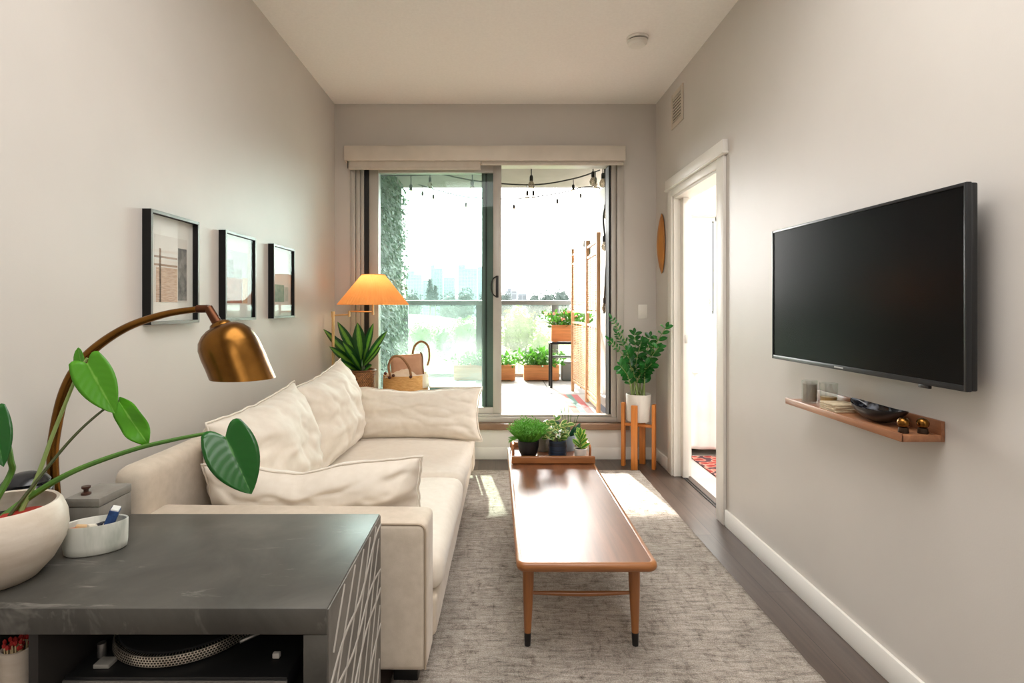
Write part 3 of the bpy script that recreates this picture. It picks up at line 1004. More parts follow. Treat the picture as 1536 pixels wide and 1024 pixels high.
def tree(px, py, Y, rx, rz, label, m=L_tree, n=520, conif=False, ls=None):
    c = P(px, py, Y)
    t = thing('tree', label, 'tree', (c.x, Y, -9), group='trees beyond the balcony')
    MB().tube([(c.x, Y, -9), (c.x + .1, Y, c.z)], [rx * .10 + .05, rx * .04 + .02], 8).build('trunk', mat('bark', srgb(96, 84, 70), .9), t)
    lv = MB()
    ls = ls or rx * .16
    for i in range(n):
        if conif:
            h = random.random() ** .8
            ang = random.uniform(0, 2 * PI)
            rr = rx * (1 - h) * random.uniform(.5, 1)
            p = V((c.x + rr * math.cos(ang), Y + rr * math.sin(ang), c.z - rz + 2 * rz * h))
        else:
            d = V((random.gauss(0, 1), random.gauss(0, 1), random.gauss(0, 1))).normalized()
            k = .55 + .45 * random.random() + .25 * noise.noise(d * 2.2 + V((px, 0, 0)))
            p = V((c.x + d.x * rx * k, Y + d.y * rx * k, c.z + d.z * rz * k))
        dd = V((random.uniform(-1, 1), random.uniform(-1, 1), random.uniform(-1, .6))).normalized()
        nn = V((random.uniform(-1, 1), random.uniform(-1, 1), random.uniform(-.2, 1)))
        lv.leaf(p, p + dd * ls, nn, ls * .6, 'ovate', ns=2, nt=2)
    b = bmesh.new()
    bmesh.ops.create_icosphere(b, subdivisions=3, radius=1)
    for v in b.verts:
        d = v.co.normalized()
        if conif:
            h = (d.z + 1) / 2
            k = (1 - h) * .75
            w_ = max(1e-3, math.hypot(d.x, d.y))
            v.co = V((c.x + d.x / w_ * rx * k * min(1, w_ * 3), Y + d.y / w_ * rx * k * min(1, w_ * 3), c.z - rz + 2 * rz * h))
        else:
            k = .62 + .3 * noise.noise(d * 2.2 + V((px, 0, 0))) + .12 * noise.noise(d * 6)
            v.co = V((c.x + d.x * rx * k, Y + d.y * rx * k, c.z + d.z * rz * k))
    lv._merge(b)
    lv.build('crown', m, t, sharp=60)


L_tree2 = leafmat('pale_tree_leaf', srgb(78, 102, 44), srgb(70, 94, 40), srgb(78, 100, 50), .7, .8, .45)
L_con = leafmat('blue_green_needles', srgb(58, 72, 68), srgb(54, 68, 64), srgb(62, 74, 70), .7, .8, .2)
tree(778, 500, 42, 1.75, 2.1, 'leafy tree filling the view right of the door stile', L_tree2, 900)
tree(812, 520, 36, .9, 1.3, 'small tree behind the flowering planter', L_tree2, 420)
tree(632, 508, 40, 1.1, 1.3, 'tree beside the ivy below the railing', L_tree2, 480)
tree(664, 512, 44, 1.2, 1.3, 'tree in the middle of the tinted glass', L_tree, 480)
tree(698, 505, 40, 1.3, 1.6, 'tree left of the railing post seen through tinted glass', L_tree2, 520)
tree(732, 508, 46, 1.2, 1.6, 'tree seen behind the green door stile', L_tree, 400)
tree(645, 438, 210, 2.6, 5, 'tall conifer standing above the hill', L_con, 420, True, .9)
tree(653, 444, 220, 2.2, 4, 'smaller conifer next to the tall one', L_con, 320, True, .9)
for px, py, Y, rx, lab in ((698, 446, 180, 4.2, 'dark tree clump under the widest tower'), (729, 445, 225, 3.2, 'tree clump next to the door stile'),
                           (757, 447, 230, 4.5, 'distant tree under the low pale block'), (802, 449, 210, 4.5, 'distant tree right of the small grey block'),
                           (822, 446, 200, 4.2, 'distant tree above the grey roof'), (842, 443, 190, 4.5, 'distant tree next to the bamboo screen'),
                           (618, 449, 170, 3.5, 'distant tree clump near the ivy edge'), (675, 450, 190, 5, 'distant tree clump at the middle of the tinted glass')):
    tree(px, py - 4 + rx * .9 * FOC / Y, Y, rx, rx * 1.5, lab, L_con, 620, ls=.8)

# ================================================================== FURNITURE
# living room rug
rg = MB()


def rugf(u, v):
    x = -.338 + 1.403 * u
    y = .55 + 3.57 * v
    e = .006 * noise.noise(V((0, y * 14, 3)))
    if u > .99:
        x += e
    return V((x, y, .010 + .0015 * noise.noise(V((x * 18, y * 40, 0)))))


rg.grid(rugf, 60, 120)
rug = rg.build('area_rug', M_rug, origin=(.15, 2.3, 0), sharp=80)
md = rug.modifiers.new('thickness', 'SOLIDIFY'); md.thickness = .0105; md.offset = -1
tag(rug, 'large distressed grey beige rug under the coffee table', 'rug')

# ---------------- sofa (turned a little from the wall)
PV = V((-.21, 1.745, 0))
SX = Matrix.Translation(PV) @ Matrix.Rotation(R(-1.2), 4, 'Z') @ Matrix.Translation(-PV)


def soft_box(mb, x0, x1, y0, y1, z0, z1, bev, amp=.004, crown=0.0, fr=6.0, n=10):
    b = bmesh.new()
    bmesh.ops.create_cube(b, size=1)
    for v in b.verts:
        v.co = V(((x0 + x1) / 2 + v.co.x * (x1 - x0), (y0 + y1) / 2 + v.co.y * (y1 - y0), (z0 + z1) / 2 + v.co.z * (z1 - z0)))
    bmesh.ops.bevel(b, geom=b.edges[:], offset=bev, segments=4, profile=.5, affect='EDGES')
    bmesh.ops.subdivide_edges(b, edges=[e for e in b.edges if e.calc_length() > .12], cuts=n, use_grid_fill=True)
    cx, cy = (x0 + x1) / 2, (y0 + y1) / 2
    for v in b.verts:
        u, w_ = 2 * (v.co.x - cx) / (x1 - x0), 2 * (v.co.y - cy) / (y1 - y0)
        c_ = crown * max(0, 1 - u * u) * max(0, 1 - w_ * w_)
        if v.co.z > (z0 + z1) / 2:
            v.co.z += c_
        d = V((noise.noise(v.co * fr), noise.noise(v.co * fr + V((9, 0, 0))), noise.noise(v.co * fr + V((0, 9, 0)))))
        v.co += d * amp
    return mb._merge(b)


so = thing('sofa', 'long cream linen sofa along the left wall', 'sofa', (-.7, 2.9, 0))
soft_box(MB(), -1.15, -.205, 1.90, 3.87, .10, .235, .02, .002).build('base', M_linen, so, xf=SX)
soft_box(MB(), -1.245, -1.135, 1.765, 4.03, .10, .71, .045, .003).build('backrest', M_linen, so, xf=SX)
for (ya, yb) in ((1.745, 1.905), (3.865, 4.03)):
    am = soft_box(MB(), -1.15, -.215 + (.02 if ya > 3 else 0), ya, yb, .08, .552, .022, .0015).build('arm', M_linen, so, xf=SX)
    yy = ya + .004 if ya < 3 else yb - .004
    x0, x1, z0, z1 = -1.13, -.221 + (.02 if ya > 3 else 0), .09, .545
    MB().tube([(x0, yy, z1), (x1 - .024, yy, z1), (x1 - .014, yy, z1 - .002), (x1 - .006, yy, z1 - .007), (x1 - .0015, yy, z1 - .015), (x1, yy, z1 - .026), (x1, yy, z0)], .0038, 6).build('piping', M_piping, am, xf=SX)
for i, (ya, yb) in enumerate(((1.915, 2.86), (2.865, 3.86))):
    cu = soft_box(MB(), -1.13, -.185, ya, yb, .237, .362, .05, .006, .028, 7, 14).build('seat_cushion', M_linen2, so, xf=SX)
for x, y in ((-.292, 1.83), (-1.15, 1.83), (-.292, 3.95), (-1.15, 3.95)):
    MB().box(x - .04, x + .04, y - .03, y + .03, .012 if x > -.74 and y < 4.1 else 0, .085, .004).build('foot', M_black, so, xf=SX)


def cushion(name, label, c, ul, vl, T, ang_n, lean, seed, group, fr=1.0, pin=.05, wr=.012, u_dir=None, roll=0.0, cat='cushion', dent=0.0, lift=0.0):
    """u_dir: horizontal long direction; faces ang_n; lean tips the top away from that face"""
    c = V(c)
    u = V(u_dir).normalized()
    n0 = V((math.cos(ang_n), math.sin(ang_n), 0))
    up = (V((0, 0, 1)) * math.cos(lean) - n0 * math.sin(lean)).normalized()
    n = (n0 * math.cos(lean) + V((0, 0, 1)) * math.sin(lean)).normalized()
    if roll:
        q = Matrix.Rotation(roll, 3, n)
        u, up = q @ u, q @ up
    NU, NV = 44, 30
    t = thing(name, label, cat, (c.x, c.y, c.z - vl / 2), group=group)
    mb = MB()

    def pt(a, b, side):
        a_, b_ = a, b
        x = ul / 2 * a_ * (1 - pin * (1 - b_ * b_))
        z = vl / 2 * b_ * (1 - pin * 1.3 * (1 - a_ * a_))
        if b_ > 0:
            z -= dent * b_ * math.exp(-((a_ + .15) / .35) ** 2)
            z += lift * b_ * a_
        f = (max(0, 1 - abs(a_) ** 2.8) * max(0, 1 - abs(b_) ** 2.8)) ** .52
        y = side * T / 2 * f
        sd = V((seed * 3.1, seed * 1.7, side * 5))
        w1 = noise.noise(V((a_ * 2.3, b_ * 3.4, 0)) * fr + sd)
        w2 = noise.noise(V((a_ * 7 + b_ * 3, b_ * 2.4 - a_, 2)) * fr + sd)
        w3 = noise.noise(V((a_ * 2 - b_ * 5, b_ * 7, 4)) * fr + sd)
        edge = min(1, 3.0 * f)
        w4 = noise.noise(V((a_ * 1.3 + b_ * 1.1, b_ * 1.2 - a_ * .8, 7)) * fr * 1.6 + sd)
        fold = max(0.0, .22 - abs(w4)) / .22
        y += side * edge * (wr * 1.3 * w1 - wr * .75 * fold ** 2 + wr * .22 * w2 + wr * .14 * w3)
        # creases running in from the corners
        for ca, cb in ((1, 1), (-1, 1), (1, -1), (-1, -1)):
            dx, dz = (ca - a_), (cb - b_)
            rr = math.hypot(dx, dz)
            th = math.atan2(dz, dx)
            y += side * edge * wr * .5 * math.sin(th * 9 + seed) * math.exp(-(rr / .55) ** 2) * min(1, rr * 4)
        x += .006 * noise.noise(V((b_ * 5, a_ * 3, seed + 20)))
        z += .006 * noise.noise(V((a_ * 6, b_ * 3, seed + 30)))
        return c + u * x + up * z + n * y

    for side in (1, -1):
        mb.grid(lambda s, q, side=side: pt(2 * s - 1, 2 * q - 1, side), NU, NV)
    bmesh.ops.remove_doubles(mb.bm, verts=mb.bm.verts, dist=.0005)
    cov = mb.build('cover', M_linen2, t, sharp=75, subd=1)
    rim = []
    for k in range(40):
        rim.append(pt(-1 + 2 * k / 40, -1, 0))
    for k in range(30):
        rim.append(pt(1, -1 + 2 * k / 30, 0))
    for k in range(40):
        rim.append(pt(1 - 2 * k / 40, 1, 0))
    for k in range(30):
        rim.append(pt(-1, 1 - 2 * k / 30, 0))
    MB().tube(rim, .0045, 6, closed=True).build('piping', M_linen2, cov, sharp=75)
    return t


def sxp(x, y, z):
    return SX @ V((x, y, z))


UD = (SX.to_3x3() @ V((0, 1, 0)))
cushion('back_cushion', 'plump cream back cushion nearest the brass desk lamp', sxp(-1.00, 2.42, .585), .86, .50, .31, R(-2), R(13), 1, 'sofa back cushions', 1.0, .06, .019, UD, lift=.02)
cushion('back_cushion', 'plump cream back cushion next to the potted dracaena', sxp(-1.0, 3.25, .60), .82, .52, .30, R(-2), R(13), 5, 'sofa back cushions', 1.0, .06, .019, UD, lift=.035)
UX = (SX.to_3x3() @ V((1, 0, 0)))
cushion('lumbar_pillow', 'long cream lumbar pillow leaning on the sofa arm beside the console', sxp(-.655, 2.0, .518), .80, .33, .20, R(90), R(8), 9, 'sofa lumbar pillows', 1.0, .06, .015, UX, roll=R(-2.5), cat='pillow', dent=.035)
cushion('lumbar_pillow', 'long cream lumbar pillow at the window end of the sofa', sxp(-.56, 3.64, .53), .87, .35, .22, R(-90), R(16), 14, 'sofa lumbar pillows', .8, .075, .012, UX, cat='pillow', dent=.015)

# ---------------- console cabinet
cx0, cx1, cy0, cy1, ch = -1.285, -.341, 1.125, 1.64, .62
cn = thing('console_cabinet', 'dark concrete look cabinet with open shelves in the foreground', 'cabinet', ((cx0 + cx1) / 2, (cy0 + cy1) / 2, 0))
MB().box(cx0, cx1, cy0, cy1, ch - .054, ch, .0025).build('top', M_conc, cn)
sd = MB().box(cx1 - .048, cx1, cy0, cy1, 0, ch - .0545, .002).build('side_panel', M_conc, cn)
MB().box(cx1 - .001, cx1 + .003, cy0 + .004, cy1 - .002, .002, ch - .004).build('carved_face', M_conc_side, sd)
rd = MB()
xx = cx1 + .003
for k in range(10):
    y = cy0 - .32 + k * .082
    z0 = .02 + .10 * noise.noise(V((k * 1.3, 0, 0)))
    pts = []
    for i in range(13):
        s = i / 12
        yy = y + .36 * s ** 1.35 + .012 * math.sin(s * 5 + k)
        zz = .01 + .60 * s
        if cy0 + .006 < yy < cy1 - .006:
            pts.append(V((xx, yy, zz)))
    if len(pts) > 2:
        rd.tube(smooth(pts, 3), .0032, 6)
for k, (za, zb, ph) in enumerate(((.45, .585, 0), (.40, .47, 1.2), (.28, .42, 2.0), (.08, .3, .5))):
    pts = [V((xx, cy0 + .006 + (cy1 - cy0 - .012) * i / 10, min(.612, za + (zb - za) * (i / 10) + .016 * math.sin(i * .9 + ph)))) for i in range(11)]
    rd.tube(smooth(pts, 3), .0036, 6)
rd.build('carved_lines', M_ridge, sd)
MB().box(cx0, cx0 + .048, cy0, cy1, 0, ch - .0545, .002).build('side_panel', M_conc, cn)
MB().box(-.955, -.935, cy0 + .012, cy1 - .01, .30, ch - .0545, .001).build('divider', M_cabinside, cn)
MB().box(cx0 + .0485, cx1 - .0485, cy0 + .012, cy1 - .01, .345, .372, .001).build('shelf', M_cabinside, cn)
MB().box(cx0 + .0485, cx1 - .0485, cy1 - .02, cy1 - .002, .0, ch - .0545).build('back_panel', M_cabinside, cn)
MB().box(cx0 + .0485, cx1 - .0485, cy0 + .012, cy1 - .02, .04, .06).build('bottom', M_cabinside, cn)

# turntable
tt = thing('turntable', 'black record player with silver dotted platter in the cabinet', 'record player', (-.66, 1.37, .372))
tx0, tx1, ty0, ty1, tz = -.925, -.445, 1.19, 1.55, .438
MB().box(tx0, tx1, ty0, ty1, .392, tz, .004).build('plinth', mat('dark_grey_plinth', srgb(34, 34, 34), .35), tt)
MB().box(tx0, tx1, ty0 - .004, ty0 + .002, .41, tz - .006, .001).build('front_strip', mat('brushed_silver_trim', srgb(150, 148, 144), .4, metal=.7), tt)
for x, y in ((tx0 + .05, ty0 + .04), (tx1 - .05, ty0 + .04), (tx0 + .05, ty1 - .04), (tx1 - .05, ty1 - .04)):
    MB().cyl((x, y, .3725), (x, y, .393), .025, .022, 16).build('foot', M_black, tt)
tc = V((-.748, 1.372, 0))
pr = .163
M_strobe = bpy.data.materials.new('strobe_dot_rim')
nt, N, L = nodes(M_strobe)
b = N['Principled BSDF']
b.inputs['Metallic'].default_value = .85
b.inputs['Roughness'].default_value = .32
vec = coords(nt, (150, 1, 1), (0, 0, 0), 'UV')
br = N.new('ShaderNodeTexBrick'); br.offset = .5
for k_, v_ in (('Scale', 1), ('Mortar Size', .16), ('Brick Width', 1), ('Row Height', 1)):
    br.inputs[k_].default_value = v_
br.inputs['Color1'].default_value = srgb(60, 56, 50)
br.inputs['Color2'].default_value = srgb(60, 56, 50)
br.inputs['Mortar'].default_value = srgb(226, 218, 204)
L.new(vec, br.inputs['Vector']); L.new(br.outputs['Color'], b.inputs['Base Color'])
pt_ = MB().lathe([(0, tz + .004), (pr - .004, tz + .004), (pr, tz + .008), (pr - .0005, tz + .013), (pr - .001, tz + .018), (pr - .0015, tz + .023), (pr - .003, tz + .028), (pr - .02, tz + .029), (0, tz + .029)], (tc.x, tc.y, 0), 120)
pl_ = pt_.build('platter', M_strobe, tt, sharp=30)
MB().lathe([(0, tz + .0295), (pr - .012, tz + .0295), (pr - .014, tz + .033), (0, tz + .033)], (tc.x, tc.y, 0), 64).build('slip_mat', mat('black_felt', srgb(14, 14, 14), .9), pl_)
MB().cyl((tc.x, tc.y, tz + .03), (tc.x, tc.y, tz + .05), .004, seg=10).build('spindle', M_silver, pl_)
ta = V((-.50, 1.46, tz))
tm = MB().lathe([(0, 0), (.034, 0), (.034, .012), (.022, .02), (.018, .05), (0, .05)], ta, 24).build('tonearm_base', M_blackmet, tt)
MB().tube(smooth([ta + V((.012, .05, .048)), ta + V((0, 0, .05)), ta + V((-.01, -.10, .05)), ta + V((-.03, -.18, .05)), ta + V((-.07, -.22, .046))], 6), .0045, 8).build('tonearm', M_silver, tm)
MB().cyl(ta + V((.012, .05, .048)), ta + V((.016, .075, .048)), .012, seg=14).build('counterweight', M_blackmet, tm)
MB().box(-.880, -.845, 1.215, 1.245, tz + .0005, tz + .010, .002).build('start_button', mat('pale_button', srgb(170, 166, 158), .4), tt)
MB().cyl((-.893, 1.262, tz), (-.893, 1.262, tz + .03), .009, seg=14).build('strobe_lamp', M_silver, tt)
MB().box(-.502, -.486, 1.25, 1.262, tz + .0005, tz + .012, .002).build('arm_clip', M_pot_white, tt)
for x in (-.88, -.62, -.53):
    MB().cyl((x, ty0 - .002, .402), (x, ty0 - .006, .402), .006, seg=12).build('knob', M_black, tt)

mc = thing('match_pot', 'white ribbed pot of red tipped matches in the cabinet', 'pot', (-1.036, 1.205, .3727))
MB().lathe([(0, 0), (.026, 0), (.029, .006), (.0285, .03), (.0295, .05), (.029, .085), (.030, .120), (.0265, .121), (.0255, .02), (0, .018)], (-1.036, 1.205, .3727), 32).build('pot', M_cream_pot, mc)
mt = MB(); mh = MB()
for i in range(26):
    a = random.uniform(0, 2 * PI); rr = .021 * math.sqrt(random.random())
    p0 = V((-1.036 + rr * .7 * math.cos(a), 1.205 + rr * .7 * math.sin(a), .395))
    p1 = V((-1.036 + rr * 1.1 * math.cos(a), 1.205 + rr * 1.1 * math.sin(a), random.uniform(.495, .512)))
    mt.tube([p0, p1], .0018, 5)
    mh.ball(p1, .0042, 1, (1, 1, 1.5))
mt.build('match_sticks', mat('match_wood', srgb(220, 196, 150), .8), mc)
mh.build('match_heads', mat('red_match_head', srgb(180, 36, 30), .6), mc)

# ---------------- philodendron in round pot
pc = V((-1.112, 1.242, ch))
ph = thing('potted_philodendron', 'round cream pot with long stemmed philodendron on the cabinet', 'plant', pc)
MB().lathe([(0, 0), (.066, 0), (.074, .004), (.102, .035), (.123, .075), (.1285, .105), (.126, .135), (.117, .160), (.110, .168), (.104, .166), (.108, .148), (.115, .10), (.09, .06), (0, .06)], pc, 56).build('pot', M_cream_pot, ph, sharp=50)
MB().lathe([(0, .122), (.111, .122)], pc, 32).build('soil', M_soil, ph)
MB().lathe([(0, .123), (.046, .123), (.046, .142), (0, .144)], pc + V((.046, .020, 0)), 24).build('clay_liner', M_red, ph)


def stem(pts, r0, r1, m, nm='stem'):
    return MB().tube(smooth(pts, 8), [r0 + (r1 - r0) * i / ((len(pts) - 1) * 8) for i in range((len(pts) - 1) * 8 + 1)], 8).build(nm, m, ph)


s0 = pc + V((-.02, 0, .115))
stem([s0, P(45, 745, 1.29), P(112, 706, 1.31), P(197, 675, 1.33), P(262, 659, 1.34), P(314, 649, 1.35)], .0085, .004, M_stem)
stem([pc + V((.02, .02, .115)), P(54, 720, 1.30), P(78, 655, 1.32), P(101, 598, 1.33), P(118, 558, 1.335), P(131, 537, 1.34)], .0055, .003, M_stem_l)
stem([pc + V((.01, -.01, .115)), P(80, 690, 1.30), P(120, 645, 1.33), P(157, 613, 1.36), P(178, 601, 1.37)], .004, .0025, M_stem_d)
stem([pc + V((-.03, -.02, .115)), P(14, 715, 1.27), P(16, 690, 1.26), P(8, 655, 1.25), P(-10, 620, 1.24)], .0075, .005, M_stem)
MB().leaf(P(338, 655, 1.35), P(377, 741, 1.33), V((.35, -1, .35)), .118, 'heart', .20, .22, .04, 16, 12).build('leaf', L_green, ph, sharp=80, solid=.001)
MB().leaf(P(131, 545, 1.335), P(172, 620, 1.325), V((.3, -1, .25)), .084, 'heart', .14, .16, .03, 14, 10).build('leaf', L_light, ph, sharp=80, solid=.001)
MB().leaf(P(126, 560, 1.345), P(115, 521, 1.35), V((-.3, -.9, .2)), .034, 'ovate', .0, .25, .06, 10, 8).build('leaf', L_light, ph, sharp=80, solid=.001)
MB().leaf(P(178, 601, 1.37), P(222, 669, 1.35), V((.1, -1, .2)), .062, 'lance', .05, .2, .05, 16, 10, wave=.006).build('leaf', L_light, ph, sharp=80, solid=.001)
MB().leaf(P(-10, 620, 1.24), P(4, 700, 1.22), V((.5, -1, .3)), .06, 'heart', .15, .2, .05, 12, 8).build('leaf', L_green, ph, sharp=80, solid=.001)

# ---------------- oval dish with odds and ends
oc = V((-1.0, 1.392, ch))
Mo = Matrix.Rotation(R(26), 4, 'Z')
od = thing('oval_dish', 'pale glazed oval dish of small things on the cabinet', 'dish', oc)
MB().lathe([(0, 0), (.060, 0), (.066, .004), (.068, .02), (.069, .070), (.0675, .074), (.064, .072), (.063, .02), (.05, .012), (0, .012)], oc, 48, Mo, sx=1, sy=.60).build('dish', M_marble, od, sharp=50)
mbx = thing('matchbox', 'small blue matchbox standing in the oval dish', 'matchbox', oc + V((.045, .03, .0)))
Mb = Matrix.Translation(oc + V((.030, .013, .074))) @ Matrix.Rotation(R(25), 4, 'Z') @ Matrix.Rotation(R(20), 4, 'Y')
MB().box(-.0105, .0105, -.019, .019, -.026, .026, .001, 1, Mb).build('sleeve', mat('blue_print_card', srgb(46, 84, 140), .6, col2=srgb(30, 56, 104), vs=60), mbx)
MB().box(-.009, .009, -.0175, .0175, -.022, .029, .001, 1, Mb).build('tray', mat('white_card', srgb(226, 226, 222), .7), mbx)
for i, (dx, dy, dz, c_, lab) in enumerate(((-.018, -.006, .060, (214, 176, 130), 'tan wooden peg lying in the oval dish'),
                                           (.008, -.002, .062, (232, 224, 206), 'cream eraser beside the blue matchbox'),
                                           (-.034, -.012, .058, (200, 120, 84), 'orange brown stub at the near end of the oval dish'),
                                           (.006, .012, .060, (30, 32, 40), 'black lighter tucked beside the blue matchbox'))):
    Ms = Matrix.Translation(oc + V((dx, dy, dz))) @ Matrix.Rotation(R(30 + i * 25), 4, 'Z') @ Matrix.Rotation(R(12), 4, 'Y')
    nm = ('wooden_peg', 'eraser', 'stub', 'lighter')[i]
    tag(MB().box(-.024, .024, -.008, .008, -.006, .006, .003, 2, Ms).build(nm, mat(nm + '_colour', srgb(*c_), .6), origin=oc + V((dx, dy, dz - .006))), lab, nm.replace('_', ' '))
tag(MB().lathe([(0, .0125), (.058, .0125), (.061, .046), (0, .050)], oc, 24, Mo, sx=1, sy=.56).build('small_clutter', mat('mixed_clutter', srgb(120, 96, 70), .8, col2=srgb(50, 44, 40), vs=60, bump=(90, 1, .01)), origin=oc),
    'mixed matches and bits filling the oval dish', 'clutter', kind='stuff')

# ---------------- stone box
sb = thing('stone_box', 'grey stone box with a small dark spool knob', 'box', (-1.11, 1.56, ch))
MB().box(-1.158, -1.066, 1.496, 1.628, ch, ch + .070, .002).build('body', M_stone, sb)
ld = MB().box(-1.159, -1.065, 1.495, 1.629, ch + .0715, ch + .094, .002).build('lid', M_stone, sb)
MB().lathe([(0, 0), (.012, 0), (.012, .005), (.006, .008), (.006, .014), (.011, .018), (.011, .023), (0, .023)], (-1.126, 1.53, ch + .094), 18).build('knob', mat('dark_wood_knob', srgb(70, 42, 32), .4), ld)
bj = thing('black_jar', 'rounded black jar behind the philodendron pot', 'jar', (-1.228, 1.455, ch))
MB().lathe([(0, 0), (.045, 0), (.056, .03), (.060, .08), (.058, .135), (.048, .148), (0, .148)], (-1.228, 1.455, ch), 36).build('body', M_darkjar, bj, sharp=50)
MB().lathe([(0, .1485), (.050, .1485), (.052, .154), (.042, .168), (.02, .176), (0, .178)], (-1.228, 1.455, ch), 36).build('lid', M_darkjar, bj, sharp=50)

# ---------------- brass arc desk lamp
al = thing('arc_lamp', 'aged brass arched lamp with a bell shade over the sofa', 'lamp', (-1.246, 1.58, ch))
MB().lathe([(0, 0), (.040, 0), (.040, .008), (.016, .014), (.013, .03), (0, .03)], (-1.246, 1.58, ch), 28).build('base', M_brass, al)
yl = 1.58
ap = smooth([V((-1.246, yl, ch + .01))] + [P(x, y, yl) for x, y in ((79, 690), (84, 640), (96, 590), (115, 552), (145, 520), (192, 490), (248, 471), (300, 463))], 8)
MB().tube(ap, [.0145] * 30 + [.0145 - .006 * i / (len(ap) - 31) for i in range(len(ap) - 30)], 14).build('arm', M_brass, al, sharp=60)
jt = MB().tube([P(296, 463, yl), P(313, 463, yl)], .0115, 12)
jt.tube([P(312, 461, yl), P(326, 484, yl)], [.012, .014], 12)
jt.build('joint', M_blackmet if False else mat('bronze_joint', srgb(92, 54, 32), .35, metal=.8), al)


def bell(mb, prof, seg=48):
    """prof: (t along axis, radius, tilt deg) - rings turn from the tilted neck to the level rim"""
    a0, a1 = P(328, 482, yl), P(365, 567, yl)
    rows = []
    for t, r, tl in prof:
        c_ = a0.lerp(a1, t)
        M_ = Matrix.Rotation(R(-tl), 3, 'Y')
        rows.append([mb.bm.verts.new(c_ + M_ @ V((r * math.cos(2 * PI * k / seg), r * math.sin(2 * PI * k / seg), 0))) for k in range(seg)])
    for A, B in zip(rows, rows[1:]):
        for k in range(seg):
            mb.bm.faces.new((A[k], A[(k + 1) % seg], B[(k + 1) % seg], B[k]))
    return mb, rows


mb, rows = bell(MB(), [(0, .016, 22), (.03, .026, 22), (.08, .030, 22), (.10, .042, 22), (.16, .058, 21), (.26, .072, 19), (.40, .080, 15), (.6, .0835, 9), (.8, .0845, 4), (.97, .0865, 1), (1, .0868, 0),
                   (.99, .0850, 0), (.8, .0828, 4), (.5, .080, 12), (.3, .072, 18), (.18, .055, 20), (.14, .0, 22)])
bmesh.ops.remove_doubles(mb.bm, verts=mb.bm.verts, dist=.0001)
shd = mb.build('shade', M_brass, al, sharp=45)
bb = P(357, 545, yl)
MB().ball(bb, .026, 2).build('bulb', mat('frosted_bulb', srgb(236, 230, 216), .3), shd)

# ---------------- pictures on the left wall
def picture(yn, label, kind):
    t = thing('framed_print', label, 'picture', (-XW, yn + .167, 1.163), group='three framed prints')
    z0, z1, y0, y1, xf, fw = 1.163, 1.592, yn, yn + .335, -1.268, .012
    f = MB()
    for (a, b, c_, d_) in ((y0, y0 + fw, z0, z1), (y1 - fw, y1, z0, z1), (y0 + fw, y1 - fw, z0, z0 + fw), (y0 + fw, y1 - fw, z1 - fw, z1)):
        f.box(-XW, xf, a, b, c_, d_)
    fo = f.build('frame', M_blackframe, t)
    g = MB()
    e = .0015
    for (a, b, c_, d_) in ((y0, y0 + fw, z0, z1), (y1 - fw, y1, z0, z1), (y0 + fw, y1 - fw, z0, z0 + fw), (y0 + fw, y1 - fw, z1 - fw, z1)):
        g.box(xf, xf + e, a + .001, b - .001 if b == y1 else b, c_, d_)
    g.build('frame_face', M_frame_face, fo)
    MB().box(-XW, -1.290, y0 + fw, y1 - fw, z0 + fw, z1 - fw).build('mat_board', M_paper, t)
    yc0, yc1 = y0 + .055, y1 - .055
    art = MB()
    zz0, zz1 = z0 + .085, z1 - .085
    art.box(-1.290, -1.2893, yc0, yc1, zz0, zz1)
    base = art.build('print', kind['sky'], t)
    for (u0, u1, v0, v1, m) in kind['blocks']:
        MB().box(-1.2893, -1.2889, yc0 + (yc1 - yc0) * u0, yc0 + (yc1 - yc0) * u1, zz0 + (zz1 - zz0) * v0, zz0 + (zz1 - zz0) * v1).build('printed_shape', m, base)
    MB().box(-1.2775, -1.2755, y0 + fw, y1 - fw, z0 + fw, z1 - fw).build('glass', M_frameglass, t)


def ink(c, c2=None, vs=40, st=(1, 1, 1)):
    return mat('printed_ink', srgb(*c), .8, col2=srgb(*(c2 or [x * .9 for x in c])), vs=vs, stretch=st)


pale = ink((214, 212, 208), (204, 200, 196), 6)
picture(2.046, 'nearest framed print with a striped structure and a grey tower', {
    'sky': ink((222, 216, 208), (212, 204, 194), 6),
    'blocks': [(.05, .68, .0, .52, ink((206, 180, 158), (170, 138, 116), 30, (1, 1, 9))), (.70, .98, .03, .85, ink((150, 146, 140), (96, 94, 92), 30)),
               (.14, .19, 0, .8, ink((150, 118, 96))), (.0, .68, .66, .69, ink((160, 130, 108))), (.0, .68, .54, .57, ink((160, 130, 108)))]})
picture(2.612, 'middle framed print with a rust red block under a grey skyline', {
    'sky': ink((206, 208, 206), (190, 194, 192), 8),
    'blocks': [(0, .72, 0, .48, ink((184, 112, 88), (150, 80, 60), 30)), (.74, 1, 0, .50, ink((224, 184, 152))), (0, .3, .48, .82, ink((176, 178, 178))), (.3, .7, .48, .66, ink((190, 192, 190)))]})
picture(3.181, 'farthest framed print with a teal green block', {
    'sky': ink((224, 224, 220), (214, 216, 212), 8),
    'blocks': [(0, .7, .04, .44, ink((146, 184, 172), (110, 160, 148), 30)), (.72, 1, .06, .4, ink((196, 206, 198)))]})

